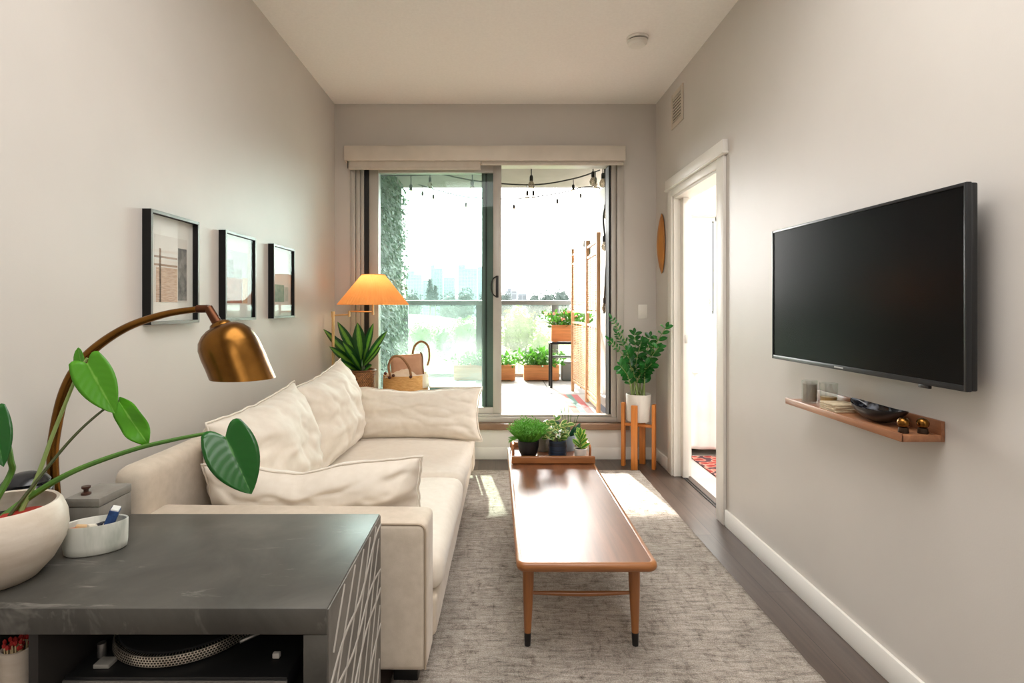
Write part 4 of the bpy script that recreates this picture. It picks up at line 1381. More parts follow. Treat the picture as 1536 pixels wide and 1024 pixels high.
# ---------------- orange floor lamp
fl = thing('floor_lamp', 'brass swing arm floor lamp with orange pleated shade', 'lamp', (-1.225, 4.2, 0))
MB().lathe([(0, 0), (.06, 0), (.06, .012), (.02, .02), (0, .02)], (-1.225, 4.2, 0), 32).build('base', M_brass_l, fl)
MB().tube([(-1.225, 4.2, .015), (-1.225, 4.2, 1.19)], .011, 14).build('pole', M_brass_l, fl)
MB().tube([(-1.225, 4.2, 1.165), (-1.10, 4.185, 1.172)], .006, 10).cyl((-1.225, 4.2, 1.15), (-1.225, 4.2, 1.195), .014).cyl((-1.10, 4.185, 1.155), (-1.10, 4.185, 1.20), .009).tube([(-1.10, 4.185, 1.195), (-.925, 4.2, 1.192)], .006, 10).build('swing_arm', M_brass_l, fl)
MB().cyl((-.925, 4.2, 1.17), (-.925, 4.2, 1.27), .009).cyl((-.925, 4.2, 1.25), (-.925, 4.2, 1.30), .017).build('socket', M_brass_l, fl)
lc = (-.922, 4.2, 0)
sh = MB().lathe([(.262, 1.246), (.262, 1.250), (.176, 1.358), (.090, 1.466), (.086, 1.474)], lc, 240, None, lambda a, z: 1 + .012 * math.sin(a * 60))
shade_o = sh.build('shade', M_shade, fl, sharp=80)
MB().lathe([(.0, 1.36), (.012, 1.35), (.018, 1.33), (.012, 1.31), (0, 1.30)], lc, 16).build('bulb', mat('warm_glowing_bulb', srgb(255, 220, 170), .5, emit=(srgb(255, 190, 110), 6)), fl)
rg_ = MB().tube([(lc[0] + .084 * math.cos(2 * PI * k / 32), 4.2 + .084 * math.sin(2 * PI * k / 32), 1.47) for k in range(32)], .003, 6, closed=True)
rg_.tube([(lc[0] - .084, 4.2, 1.47), (lc[0] + .084, 4.2, 1.47)], .0025, 6)
rg_.tube([(lc[0], 4.2, 1.395), (lc[0], 4.2, 1.47)], .003, 6)
rg_.build('shade_ring', M_brass_l, fl)

# ---------------- dracaena in rattan basket
dc = V((-1.025, 4.28, 0))
dr = thing('potted_dracaena', 'striped dracaena in a brown rattan planter in the corner', 'plant', dc)
MB().lathe([(0, 0), (.085, 0), (.088, .08), (.090, .16), (.092, .24), (.094, .32), (.095, .40), (.096, .46), (.097, .52), (.098, .58), (.099, .64), (.100, .70), (.101, .742), (.094, .742), (.092, .66), (0, .66)], dc, 48).build('planter', M_rattan, dr, sharp=50)
MB().tube([(dc.x + .099 * math.cos(2 * PI * k / 40), dc.y + .099 * math.sin(2 * PI * k / 40), .742) for k in range(40)], .008, 8, closed=True).build('rim', mat('rattan_rim', srgb(150, 100, 56), .6, col2=srgb(90, 56, 30), vs=60), dr)
MB().lathe([(0, .70), (.091, .70)], dc, 24).build('soil', M_soil, dr)
MB().tube([(dc.x, dc.y, .69), (dc.x, dc.y, .80)], [.022, .015], 10).build('stem', M_stem_d, dr)
spec = [  # tip px, py, depth, base height, width
    (484, 494, 4.22, .80, .060), (505, 482, 4.18, .82, .066), (536, 482, 4.16, .84, .082), (562, 484, 4.24, .84, .058), (584, 496, 4.16, .82, .060),
    (492, 520, 4.12, .78, .062), (512, 512, 4.10, .79, .066), (552, 520, 4.12, .80, .055), (503, 541, 4.12, .76, .05), (560, 548, 4.14, .76, .045),
    (530, 500, 4.36, .84, .060), (572, 520, 4.36, .80, .055), (500, 505, 4.38, .80, .06), (524, 528, 4.10, .77, .058), (545, 538, 4.12, .76, .05)]
lv = MB()
for px, py, Y, zb, W in spec:
    tip = P(px, py, Y)
    base = V((dc.x + (tip.x - dc.x) * .06, dc.y + (tip.y - dc.y) * .06, zb - .03))
    d = tip - base
    lv.leaf(base, tip, V((.15 * (1 if d.x < 0 else -1), -.9, .55 + .3 * abs(d.x))), W * 1.12, 'strap', 0, .35, -.05, 12, 6)
lv.build('leaves', L_drac, dr, sharp=80)

# ---------------- side table, seagrass basket, leather bag
stb = thing('side_table', 'low white topped side table with teal edge behind the sofa', 'table', (-.32, 4.27, 0))
MB().box(-.495, -.155, 4.135, 4.425, .625, .639, .004).build('tabletop', M_tabletop_w, stb)
MB().box(-.490, -.160, 4.14, 4.42, .600, .6245, .003).build('apron', M_tealedge, stb)
for x, y in ((-.475, 4.155), (-.175, 4.155), (-.475, 4.405), (-.175, 4.405)):
    MB().tube([(x, y, 0), (x, y, .60)], [.010, .014], 10).build('leg', mat('white_painted_leg', srgb(226, 222, 212), .5), stb)
bc = V((-.688, 4.26, 0))
bk = thing('seagrass_basket', 'golden seagrass basket with rope handles and pale lining by the door', 'basket', bc)
MB().lathe([(0, 0), (.13, 0), (.155, .05), (.170, .2), (.176, .4), (.176, .55), (.170, .66), (.166, .715), (.158, .715), (.162, .6), (.165, .4), (.15, .06), (0, .05)], bc, 56, mod=lambda a, z: 1 + .006 * math.sin(z * 180)).build('body', M_seagrass, bk, sharp=60)
MB().lathe([(.150, .66), (.160, .722), (.170, .715), (.176, .66), (.178, .62)], bc, 40, mod=lambda a, z: (1 + .02 * math.sin(a * 9)) * (1 if -.62 < ((a + PI) % (2 * PI)) - PI < 1.0 else .93)).build('lining', M_cloth_w, bk, sharp=70)
for (pts, nm) in (([(586, 566), (583, 548), (590, 535), (602, 536), (613, 550), (617, 566)], 4.10), ([(618, 535), (622, 519), (632, 512), (642, 519), (644, 536), (641, 548)], 4.40)):
    MB().tube(smooth([P(x, y, nm) for x, y in pts], 6), .009, 10).build('handle', M_rope, bk)
kn = MB()
for x, y in ((584, 566), (578, 560), (590, 563), (616, 565)):
    kn.ball(P(x, y, 4.095), .012, 2)
kn.build('stitching', mat('dark_brown_yarn', srgb(84, 46, 30), .8), bk)
lb = thing('leather_bag', 'tan leather bag standing up inside the seagrass basket', 'bag', (-.69, 4.27, .60))
Mx = Matrix.Translation((-.672, 4.27, .735)) @ Matrix.Rotation(R(-6), 4, 'Y') @ Matrix.Rotation(R(8), 4, 'Z')
soft_box(MB(), -.125, .125, -.04, .04, -.09, .13, .03, .006, 0, 9, 6).build('body', M_leather, lb, xf=Mx)
MB().tube(smooth([Mx @ V(p) for p in ((.115, -.035, -.05), (.122, -.03, .10), (.110, 0, .132), (.122, .03, .10), (.115, .035, -.05))], 5), .005, 8).build('seam', mat('dark_leather_edge', srgb(120, 78, 54), .5), lb)
tag(MB().grid(lambda u, v: V((bc.x - .135 + .24 * u, bc.y - .13 + .10 * v, .70 + .055 * math.sin(PI * u) * (v) + .014 * noise.noise(V((u * 7, v * 5, 0))))), 20, 12).build('folded_cloth', M_cloth_w, origin=(bc.x, bc.y - .08, .70), sharp=80, solid=.006),
    'cream woven cloth lying in the seagrass basket before the bag', 'cloth')

# ---------------- coffee table
ct = thing('coffee_table', 'long walnut coffee table with rounded teak edge on the rug', 'table', (.307, 2.6, .012))
ex0, ex1, ey0, ey1, tzp = .070, .542, 1.835, 3.38, .38


def rrect(x0, x1, y0, y1, r, n=8):
    out = []
    for cx_, cy_, a0 in ((x1 - r, y1 - r, 0), (x0 + r, y1 - r, 90), (x0 + r, y0 + r, 180), (x1 - r, y0 + r, 270)):
        for k in range(n + 1):
            a = R(a0 + 90 * k / n)
            out.append(V((cx_ + r * math.cos(a), cy_ + r * math.sin(a), 0)))
    return out


def slab(mb, loops):
    """loops: list of (inset-rect pts, z); caps both ends"""
    rows = [[mb.bm.verts.new(V((p.x, p.y, z))) for p in pts] for pts, z in loops]
    n = len(rows[0])
    for A, B in zip(rows, rows[1:]):
        for k in range(n):
            mb.bm.faces.new((A[k], A[(k + 1) % n], B[(k + 1) % n], B[k]))
    mb.bm.faces.new(rows[0][::-1]); mb.bm.faces.new(rows[-1])
    return mb


def rr(i, r=.03):
    return rrect(ex0 + i, ex1 - i, ey0 + i, ey1 - i, max(.006, r - i * .6))


slab(MB(), [(rr(.016), tzp - .028), (rr(.018), tzp - .0006)]).build('tabletop', M_walnut, ct, sharp=30)
eb = MB()
prof = [(.010, -.030), (.003, -.024), (0, -.014), (.002, -.004), (.007, .0008), (.013, .0014), (.0185, -.0002)]
loops = [[eb.bm.verts.new(V((p.x, p.y, tzp + dz))) for p in rr(i)] for i, dz in prof]
for A, B in zip(loops, loops[1:]):
    n = len(A)
    for k in range(n):
        eb.bm.faces.new((A[k], A[(k + 1) % n], B[(k + 1) % n], B[k]))
eb.build('edge_band', M_teak, ct, sharp=60)
MB().box(ex0 + .05, ex1 - .05, ey0 + .12, ey1 - .12, tzp - .055, tzp - .0285, .003).build('under_frame', M_teak, ct)
legs = [(.119, 1.995, -.004, -.006), (.497, 1.995, .004, -.006), (.119, 3.22, -.004, .006), (.497, 3.22, .004, .006)]
for x, y, dx, dy in legs:
    zs = [.0665, .15, .25, .352]
    lg = MB().tube([(x + dx * (1 - (z - .0) / .35), y + dy * (1 - z / .35), z) for z in zs], [.0125, .0165, .020, .0215], 18).build('leg', M_teak_z, ct)
    MB().tube([(x + dx, y + dy, .0125), (x + dx * .8, y + dy * .8, .067)], [.0105, .0128], 18).build('ferrule', M_darksock, lg)
for y in (1.995, 3.22):
    MB().tube([(.128, y, .205), (.22, y, .203), (.308, y, .201), (.40, y, .203), (.488, y, .205)], [.006, .0085, .0095, .0085, .006], 12).build('stretcher', M_teak, ct)

# tray
tr = thing('wooden_tray', 'wooden tray with copper handles at the window end of the coffee table', 'tray', (.31, 3.17, tzp))
tx0, tx1, ty0, ty1 = .088, .540, 3.0, 3.34
MB().box(tx0 + .004, tx1 - .004, ty0 + .012, ty1 - .012, tzp + .0018, tzp + .014, .002).build('board', M_walnut, tr)
MB().box(tx0, tx1, ty0, ty0 + .022, tzp + .0018, tzp + .042, .006, 3).build('rail', M_teak, tr)
MB().box(tx0, tx1, ty1 - .022, ty1, tzp + .0018, tzp + .042, .006, 3).build('rail', M_teak, tr)
for x in (tx0 + .012, tx1 - .012):
    h = MB().tube(smooth([(x, 3.10, tzp + .012), (x, 3.10, tzp + .062), (x, 3.12, tzp + .075), (x, 3.22, tzp + .075), (x, 3.24, tzp + .062), (x, 3.24, tzp + .012)], 4), .007, 10)
    h.build('handle', M_copper, tr)
TZ = tzp + .0145


def pot(t, c, prof, m, soil_r, soil_z, name='pot'):
    MB().lathe(prof, c, 36).build(name, m, t, sharp=45)
    MB().lathe([(0, soil_z), (soil_r, soil_z)], c, 20).build('soil', M_soil, t)


def openpot(r0, r1, h, th=.004, belly=0):
    return [(0, 0), (r0 * .95, 0), (r0, .004), (r0 + (r1 - r0) * .5 + belly, h * .5), (r1, h - .002), (r1 - th * .5, h), (r1 - th, h - .002), (r1 - th + belly * .5, h * .5), (0, h * .4)]


c = V((.183, 3.075, TZ))
t = thing('potted_herb', 'bushy fine leaved green plant in a black pot on the tray', 'plant', c, group='plants on the wooden tray')
pot(t, c, [(0, 0), (.032, 0), (.036, .004), (.050, .035), (.058, .07), (.059, .098), (.056, .100), (.053, .097), (.05, .06), (0, .05)], M_pot_black, .053, .085)
lv = MB()
for i in range(330):
    a = random.uniform(0, 2 * PI)
    e = random.random() ** .8
    p = c + V((.035 * math.cos(a) * e, .035 * math.sin(a) * e, .085))
    q = c + V((math.cos(a) * (.03 + .085 * e), math.sin(a) * (.03 + .085 * e), .115 + random.uniform(.05, .10) * (1.15 - .45 * e)))
    lv.leaf(p, q, V((math.cos(a) * .5, -.6, .6)), .006, 'lance', 0, .2, .08, 3, 2)
    for k in range(3):
        s = p.lerp(q, random.uniform(.62, 1))
        dd = V((random.uniform(-1, 1), random.uniform(-1, 1), random.uniform(.0, 1))).normalized()
        lv.leaf(s, s + dd * .022, V((random.uniform(-1, 1), -1, .5)), .0055, 'lance', 0, .2, .05, 2, 2)
for k in range(10):
    p = c + V((-.05, -.01, .115)); q = p + V((-.065, random.uniform(-.03, .03), random.uniform(-.02, .01)))
    lv.leaf(p, q, V((0, -.5, 1)), .010, 'lance', 0, .2, .2, 4, 2)
lv.build('foliage', L_fern, t, sharp=80)

c = V((.345, 3.09, TZ))
t = thing('potted_peperomia', 'variegated leafy plant in a navy ringed pot on the tray', 'plant', c, group='plants on the wooden tray')
M_navy = mat('navy_ringed_glaze', srgb(16, 25, 38), .4, col2=srgb(32, 48, 70), vs=30, stretch=(.2, .2, 3), vpos=(.45, .6), bump=(70, .2, .003))
pot(t, c, [(0, 0), (.044, 0), (.048, .004), (.051, .02), (.0495, .03), (.0515, .04), (.050, .052), (.052, .065), (.050, .078), (.049, .096), (.046, .098), (.045, .09), (.045, .05), (0, .05)], M_navy, .045, .088)
sm, lv = MB(), MB()
for i in range(13):
    a = 2 * PI * i / 13 + random.uniform(-.2, .2)
    e = random.uniform(.25, 1)
    p = c + V((.02 * math.cos(a), .02 * math.sin(a), .08))
    q = c + V((.075 * e * math.cos(a), .06 * e * math.sin(a), random.uniform(.14, .235) - .05 * e))
    mid = p.lerp(q, .5) + V((0, 0, .015))
    pts = smooth([p, mid, q], 5)
    sm.tube(pts, .0022, 6)
    for k in range(5):
        s = pts[int(4 + k * (len(pts) - 5) / 4)]
        aa = a + random.uniform(-1.6, 1.6)
        dd = V((math.cos(aa), math.sin(aa) * .8, random.uniform(-.1, .8))).normalized()
        lv.leaf(s, s + dd * random.uniform(.036, .052), V((random.uniform(-.4, .4), -.7, .8)), random.uniform(.026, .034), 'ovate', 0, .2, .12, 6, 4)
sm.build('stems', M_stem_l, t)
lv.build('leaves', L_pep, t, sharp=80)

c = V((.470, 3.075, TZ))
t = thing('potted_succulent', 'small upright leafed plant in a little white pot on the tray', 'plant', c, group='plants on the wooden tray')
pot(t, c, openpot(.030, .037, .056), M_pot_white, .032, .048)
lv, sm = MB(), MB()
sm.tube([c + V((0, 0, .04)), c + V((0, 0, .11))], .0025, 6)
for i in range(16):
    a = 2.4 * i
    h = .05 + .075 * i / 16
    e = 1.1 - .7 * i / 16
    p = c + V((0, 0, h))
    q = p + V((.05 * e * math.cos(a), .05 * e * math.sin(a), .035 + .02 * (i / 16)))
    lv.leaf(p, q, V((-.4 * math.cos(a), -.7, .7)), .026, 'ovate', 0, .25, .05, 6, 4)
sm.build('stem', M_stem_d, t)
lv.build('leaves', L_pep2, t, sharp=80)

c = V((.275, 3.24, TZ))
t = thing('potted_foliage', 'dark round leaved plant in a grey pot at the back of the tray', 'plant', c, group='plants on the wooden tray')
pot(t, c, openpot(.042, .046, .10), M_pot_grey, .041, .088)
lv, sm = MB(), MB()
for i in range(26):
    a = random.uniform(0, 2 * PI); e = random.uniform(.3, 1)
    p = c + V((.02 * math.cos(a), .02 * math.sin(a), .085))
    q = c + V((.07 * e * math.cos(a), .05 * e * math.sin(a), random.uniform(.11, .175)))
    sm.tube([p, q], .0018, 5)
    lv.leaf(q, q + V((.035 * math.cos(a), .035 * math.sin(a), .008)), V((0, -.6, .8)), .03, 'ovate', 0, .15, .1, 5, 4)
sm.build('stems', M_stem_d, t)
lv.build('leaves', L_dark, t, sharp=80)

c = V((.425, 3.245, TZ))
t = thing('potted_spike_plant', 'thin stalked plant in a pale blue pot at the back of the tray', 'plant', c, group='plants on the wooden tray')
pot(t, c, openpot(.036, .042, .088), M_pot_blue, .037, .076)
sm, lv = MB(), MB()
for dx, dy, h in ((.0, 0, .26), (.012, -.004, .215), (-.03, .0, .245), (-.018, .004, .27), (.03, 0, .19), (.045, .005, .21)):
    sm.tube(smooth([c + V((dx * .4, dy, .07)), c + V((dx * .8, dy, h * .6)), c + V((dx * 1.4, dy, h))], 4), [.0018] * 8 + [.001], 5)
for i in range(14):
    a = random.uniform(0, 2 * PI)
    p = c + V((.015 * math.cos(a), .015 * math.sin(a), .08))
    lv.leaf(p, p + V((.06 * math.cos(a), .04 * math.sin(a), random.uniform(.03, .09))), V((0, -.6, .8)), .016, 'lance', 0, .2, .2, 6, 3)
sm.build('stalks', M_stem, t)
lv.build('leaves', L_dark, t, sharp=80)

# ---------------- plant stand and zz plant
sc0 = V((1.098, 4.265, 0))
ps = thing('wooden_plant_stand', 'honey coloured four legged wooden plant stand in the corner', 'stand', sc0)
a0 = R(-118)
lp = []
for k in range(4):
    a = a0 + k * PI / 2
    q = sc0 + V((.118 * math.cos(a), .108 * math.sin(a), 0))
    lp.append(q)
    Ml = Matrix.Translation(q) @ Matrix.Rotation(a, 4, 'Z')
    MB().box(-.013, .013, -.023, .023, 0, .49, .003, 2, Ml).build('leg', M_oak_z, ps)
for k in (0, 1):
    a, b = lp[k], lp[k + 2]
    d = (b - a).normalized()
    MB().bar(a + d * .012 + V((0, 0, .345 - .022 * k)), b - d * .012 + V((0, 0, .345 - .022 * k)), .022, .022, bev=.002).build('crossbar', M_oak_x, ps)
zc = V((1.098, 4.265, .3565))
zz = thing('potted_zz_plant', 'glossy dark green plant in a white cylinder pot on the wooden stand', 'plant', zc)
pot(zz, zc, [(0, 0), (.082, 0), (.087, .006), (.091, .10), (.094, .205), (.092, .208), (.089, .205), (.087, .1), (0, .08)], M_pot_white, .089, .19)
sm, lv = MB(), MB()
stems_z = [  # tip px, py, Y
    (918, 478, 4.20), (914, 510, 4.15), (999, 490, 3.98), (988, 520, 4.02), (940, 525, 4.12), (962, 512, 4.18), (978, 545, 4.10), (930, 548, 4.10), (952, 500, 4.34), (925, 500, 4.32), (975, 505, 4.32), (968, 545, 4.08)]
for i, (px, py, Y) in enumerate(stems_z):
    tip = P(px, py, Y)
    a = 2 * PI * i / len(stems_z)
    base = zc + V((.045 * math.cos(a) + .25 * (tip.x - zc.x) * .3, .04 * math.sin(a), .18))
    out = V((tip.x - base.x, tip.y - base.y, 0))
    mid = base.lerp(tip, .5) - out * .16 + V((0, 0, .03))
    pts = smooth([base, mid, tip], 10)
    sm.tube(pts, [.006 - .004 * k / (len(pts) - 1) for k in range(len(pts))], 7)
    thin = i in (0, 1, 9)
    n = 7 if not thin else 11
    for k in range(n):
        f_ = .38 + .62 * k / (n - 1)
        j = min(len(pts) - 2, int(f_ * (len(pts) - 1)))
        s = pts[j]
        tg = (pts[j + 1] - pts[j]).normalized()
        sv = tg.cross(V((.2, -1, .3))).normalized()
        sz = (.072 if not thin else .042) * (1 - .25 * abs(f_ - .7)) * random.uniform(.85, 1.1)
        for sg in (1, -1):
            d = (tg * .55 + sv * sg * .9 + V((random.uniform(-.15, .15), random.uniform(-.45, .25), random.uniform(-.1, .2)))).normalized()
            lv.leaf(s, s + d * sz, V((random.uniform(-.3, .3), -.75, .7)), sz * (.56 if not thin else .36), 'ovate', 0, .25, .08, 6, 4)
    lv.leaf(pts[-1], pts[-1] + (pts[-1] - pts[-3]).normalized() * .05, V((0, -.8, .6)), .025, 'ovate', 0, .25, .08, 6, 4)
sm.build('stems', M_stem_l, zz)
lv.build('leaves', L_zz, zz, sharp=80)

# ---------------- television
tv = thing('television', 'black flat television mounted on the right wall', 'television', (1.22, 1.9, 1.009))
FT, NR = V((1.190, 2.392, 0)), V((1.219, 1.438, 0))
d = (NR - FT).normalized()
nrm = V((d.y, -d.x, 0))
if nrm.x > 0:
    nrm = -nrm
Lt = (NR - FT).length
Mt = Matrix(((d.x, -nrm.x, 0, FT.x), (d.y, -nrm.y, 0, FT.y), (0, 0, 1, 0), (0, 0, 0, 1)))   # x along width, y into the wall
z0, z1 = 1.009, 1.554
bz = MB()
bw = .009
for (a, b, c_, d_) in ((0, bw, z0, z1), (Lt - bw, Lt, z0, z1), (bw, Lt - bw, z1 - bw, z1), (bw, Lt - bw, z0, z0 + .016)):
    bz.box(a, b, 0, .014, c_, d_, .0012, 2, Mt)
bez = bz.build('bezel', M_bezel, tv)
MB().box(bw, Lt - bw, .003, .012, z0 + .016, z1 - bw, 0, 1, Mt).build('screen', M_screen, tv)
MB().box(.001, Lt - .001, .0142, .032, z0 + .001, z1 - .001, .004, 2, Mt).box(.16, Lt - .16, .032, .060, z0 + .06, z1 - .16, .012, 2, Mt).build('back_housing', M_black, tv)
MB().box(Lt * .44, Lt * .49, -.0012, .001, z0 + .006, z0 + .011, 0, 1, Mt).build('badge', mat('pale_badge', srgb(170, 170, 168), .4), bez)
MB().box(Lt * .83, Lt * .87, .002, .012, z0 - .010, z0 + .001, .002, 2, Mt).build('sensor', M_black, bez)
MB().box(1.235, XW - .001, 1.72, 2.06, 1.20, 1.40, .003).build('wall_mount', M_blackmet, tv)

# ---------------- wall ledge and what is on it
ly0, ly1, lz = 1.606, 2.249, .839
ls = thing('wall_ledge', 'narrow acacia wood ledge below the television', 'shelf', (XW, 1.93, lz))
MB().box(1.173, XW - .012, ly0, ly1, lz, lz + .020, .002).box(1.1725, 1.180, ly0, ly1, lz, lz + .0245, .002).build('board', M_shelf, ls)
MB().box(XW - .0118, XW - .0005, ly0, ly1, lz, lz + .060, .002).build('upright', M_shelf, ls)
LZ = lz + .0205
cg = thing('candle_glass', 'clear candle glass with a grey sleeve at the window end of the ledge', 'candle', (1.218, 2.155, LZ))
MB().lathe([(0, 0), (.026, 0), (.028, .003), (.028, .085), (.0265, .086), (.026, .006), (0, .006)], (1.218, 2.155, LZ), 28).build('glass', M_bulb if False else glass_pane('clear_tumbler', (.95, .96, .95, 1), .06, .12), cg, sharp=45)
MB().lathe([(0, .007), (.0245, .007), (.0245, .072), (0, .072)], (1.218, 2.155, LZ), 28).build('wax', mat('taupe_wax', srgb(150, 140, 128), .6), cg, sharp=45)
tg_ = thing('tumbler', 'clear tumbler with amber liquid in it beside the candle glass', 'glass', (1.248, 2.082, LZ))
MB().lathe([(0, 0), (.027, 0), (.029, .003), (.031, .085), (.0295, .086), (.027, .006), (0, .006)], (1.248, 2.082, LZ), 28).build('glass', glass_pane('thin_tumbler', (.95, .96, .95, 1), .05, .12), tg_, sharp=45)
MB().lathe([(0, .0065), (.0262, .0065), (.027, .034), (0, .034)], (1.248, 2.082, LZ), 28).build('drink', mat('amber_drink', srgb(196, 158, 98), .2), tg_, sharp=45)
M_coast = mat('cork_coaster', srgb(206, 190, 160), .8, col2=srgb(186, 168, 138), vs=90)
ctags = ('topmost cork coaster of the stack on the ledge', 'cork coaster second from the top of the stack', 'cork coaster third from the top of the stack', 'lowest cork coaster of the stack on the ledge')
proto = None
for k in range(4):
    z = LZ + k * .0072
    if proto is None:
        proto = MB().box(-.045, .045, -.045, .045, .0003, .0069, .0015, 2).build('coaster', M_coast)
        o = proto
    else:
        o = proto.copy(); COL.objects.link(o)
    o.location = (1.229, 1.985, z)
    o.rotation_euler = (0, 0, R((2, -3, 4, -1)[k]))
    tag(o, ctags[3 - k], 'coaster', 'stack of coasters')
bw_ = thing('boat_bowl', 'long black boat shaped bowl with a speckled inside on the ledge', 'bowl', (1.232, 1.80, LZ))
Mbk = mat('black_speckled_glaze', srgb(20, 20, 24), .15, col2=srgb(150, 156, 168), vs=26, vpos=(.5, .72), detail=6)
bo = MB()


def boat(u, v, inner):
    s = u * 2 - 1
    a = -PI / 2 + PI * (v - .5)
    wv = .048 * (1 - abs(s) ** 2.2) ** .8
    dep = .044 * (1 - .55 * abs(s) ** 2)
    top = .048 + .012 * s * s
    k = .9 if inner else 1
    x = wv * k * math.sin(PI * (v - .5))
    z = top - dep * k * math.cos(PI * (v - .5)) ** 1.0 * (1 - abs(s) ** 3.0)
    return V((1.231 + x, 1.79 + .13 * s * (.985 if inner else 1), LZ + z - .003))


bo.grid(lambda u, v: boat(u, v, False), 28, 14)
bo.build('bowl', mat('black_satin_glaze', srgb(18, 18, 20), .3), bw_, sharp=80)
bi = MB().grid(lambda u, v: boat(u, v, True) + V((0, 0, .0008)), 28, 14)
bi.build('inside_glaze', Mbk, bw_, sharp=80)
for (x, y, lab) in ((1.200, 1.635, 'round brass ornament nearest the front edge of the ledge'), (1.252, 1.628, 'round brass ornament nearest the wall on the ledge')):
    t = thing('brass_ornament', lab, 'ornament', (x, y, LZ), group='brass ornaments on the ledge')
    MB().lathe([(0, 0), (.013, 0), (.014, .003), (.012, .016), (0, .016)], (x, y, LZ), 20).build('foot', mat('dark_bronze_foot', srgb(60, 44, 30), .4, metal=.6), t)
    MB().lathe([(0, .016), (.010, .017), (.0150, .023), (.0165, .030), (.0150, .037), (.010, .043), (.006, .0445), (0, .043)], (x, y, LZ), 24).build('knob', M_brass, t, sharp=70)

# ---------------- small things on walls and ceiling
sw = thing('light_switch', 'white rocker light switch beside the balcony door', 'switch', (1.19, YB, 1.17))
MB().box(1.155, 1.228, YB - .006, YB - .0002, 1.135, 1.248, .002).build('plate', M_switch, sw)
MB().box(1.174, 1.209, YB - .010, YB - .0062, 1.158, 1.225, .0015).build('rocker', M_switch, sw)
ov = thing('wall_hanging', 'oval wooden dish hung on the wall beside the bedroom doorway', 'wall decoration', (XW, 4.315, 1.48))
ob = MB()


def oval(u, v):
    s = u * 2 - 1
    hw = .078 * (1 - abs(s) ** 2.3) ** .75
    t = v * 2 - 1
    return V((XW - .008 - .032 * (1 - t * t) * (1 - s * s), 4.315 + hw * t, 1.72 + .232 * s))


ob.grid(oval, 24, 12)
ob.build('panel', wood('carved_wood', srgb(206, 140, 66), srgb(160, 98, 40), 'z', .5), ov, sharp=80, solid=.007)
vt = thing('wall_vent', 'beige louvred air vent high on the right wall', 'vent', (XW, 3.96, 2.51))
vy0, vy1, vz0, vz1 = 3.835, 4.085, 2.525, 2.775
f = MB()
fw = .035
for (a, b, c_, d_) in ((vy0, vy0 + fw, vz0, vz1), (vy1 - fw, vy1, vz0, vz1), (vy0 + fw, vy1 - fw, vz0, vz0 + fw), (vy0 + fw, vy1 - fw, vz1 - fw, vz1)):
    f.box(XW - .010, XW - .0005, a, b, c_, d_, .0015)
f.build('frame', M_vent, vt)
MB().box(XW - .003, XW - .0005, vy0 + fw, vy1 - fw, vz0 + fw, vz1 - fw).build('duct', M_slot, vt)
lvr = MB()
for k in range(8):
    z = vz0 + fw + .012 + k * .0222
    lvr.bar((XW - .006, vy0 + fw, z), (XW - .006, vy1 - fw, z), .010, .006, up=(.5, 0, 1))
lvr.build('louvres', M_vent, vt)
sdv = thing('smoke_detector', 'white round smoke detector on the ceiling', 'smoke detector', (.866, 3.39, ZC - .05))
MB().lathe([(0, -.0005), (.066, -.0005), (.066, -.012), (.062, -.015), (0, -.015)], (.866, 3.39, ZC), 40).build('mount', M_switch, sdv)
MB().lathe([(0, -.0155), (.054, -.0155), (.054, -.021), (0, -.021)], (.866, 3.39, ZC), 40).build('gap', M_slot, sdv)
MB().lathe([(0, -.0215), (.060, -.0215), (.058, -.038), (.046, -.050), (0, -.053)], (.866, 3.39, ZC), 40).build('cover', M_switch, sdv)

# ---------------- bedroom furniture
bd = thing('bed', 'white made bed glimpsed through the bedroom doorway', 'bed', (2.3, 5.05, 0))
MB().box(1.50, 3.3, 4.64, 5.48, .12, .30, .01).build('frame', mat('pale_wood_bed', srgb(210, 190, 166), .6), bd)
for x, y in ((1.55, 4.70), (3.25, 4.70), (1.55, 5.42), (3.25, 5.42)):
    MB().box(x - .03, x + .03, y - .03, y + .03, 0, .12).build('leg', M_walnut, bd)
soft_box(MB(), 1.50, 3.3, 4.63, 5.49, .305, .60, .05, .004).build('mattress', M_bedwall, bd)
M_duvet = mat('white_duvet', srgb(244, 242, 238), .85, sheen=.2)
dv = MB()


def duvet(u, v):
    x = 1.46 + 1.86 * u
    s = v * 1.66
    if s < .69:
        y = 4.585 + .018 * math.sin(x * 23 + 1) + .01 * math.sin(x * 51); z = .06 + s
    elif s < .81:
        a = (s - .69) / .12 * PI / 2
        y = 4.585 + .08 * (1 - math.cos(a)); z = .75 + .08 * math.sin(a) - .05
        z = max(z, .70)
    else:
        y = 4.665 + (s - .81); z = .78
    n = noise.noise(V((x * 5, y * 5, z * 3)))
    return V((x, y - .012 * n, z + .02 * n))


dv.grid(duvet, 60, 60)
dv.build('duvet', M_duvet, bd, sharp=80, solid=.03)
M_red_rug = bpy.data.materials.new('red_patterned_rug')
nt, N, L = nodes(M_red_rug)
vo = N.new('ShaderNodeTexVoronoi'); vo.inputs['Scale'].default_value = 16
L.new(coords(nt), vo.inputs['Vector'])
L.new(ramp(nt, vo.outputs['Distance'], [(.2, srgb(150, 44, 40)), (.42, srgb(176, 70, 58)), (.55, srgb(206, 160, 140)), (.66, srgb(84, 52, 60))]), N['Principled BSDF'].inputs['Base Color'])
N['Principled BSDF'].inputs['Roughness'].default_value = .95
tag(MB().box(1.59, 2.9, 3.3, 4.56, .0005, .009, .003).build('bedroom_rug', M_red_rug, origin=(2.2, 3.9, 0)), 'red patterned rug on the bedroom floor before the bed', 'rug')

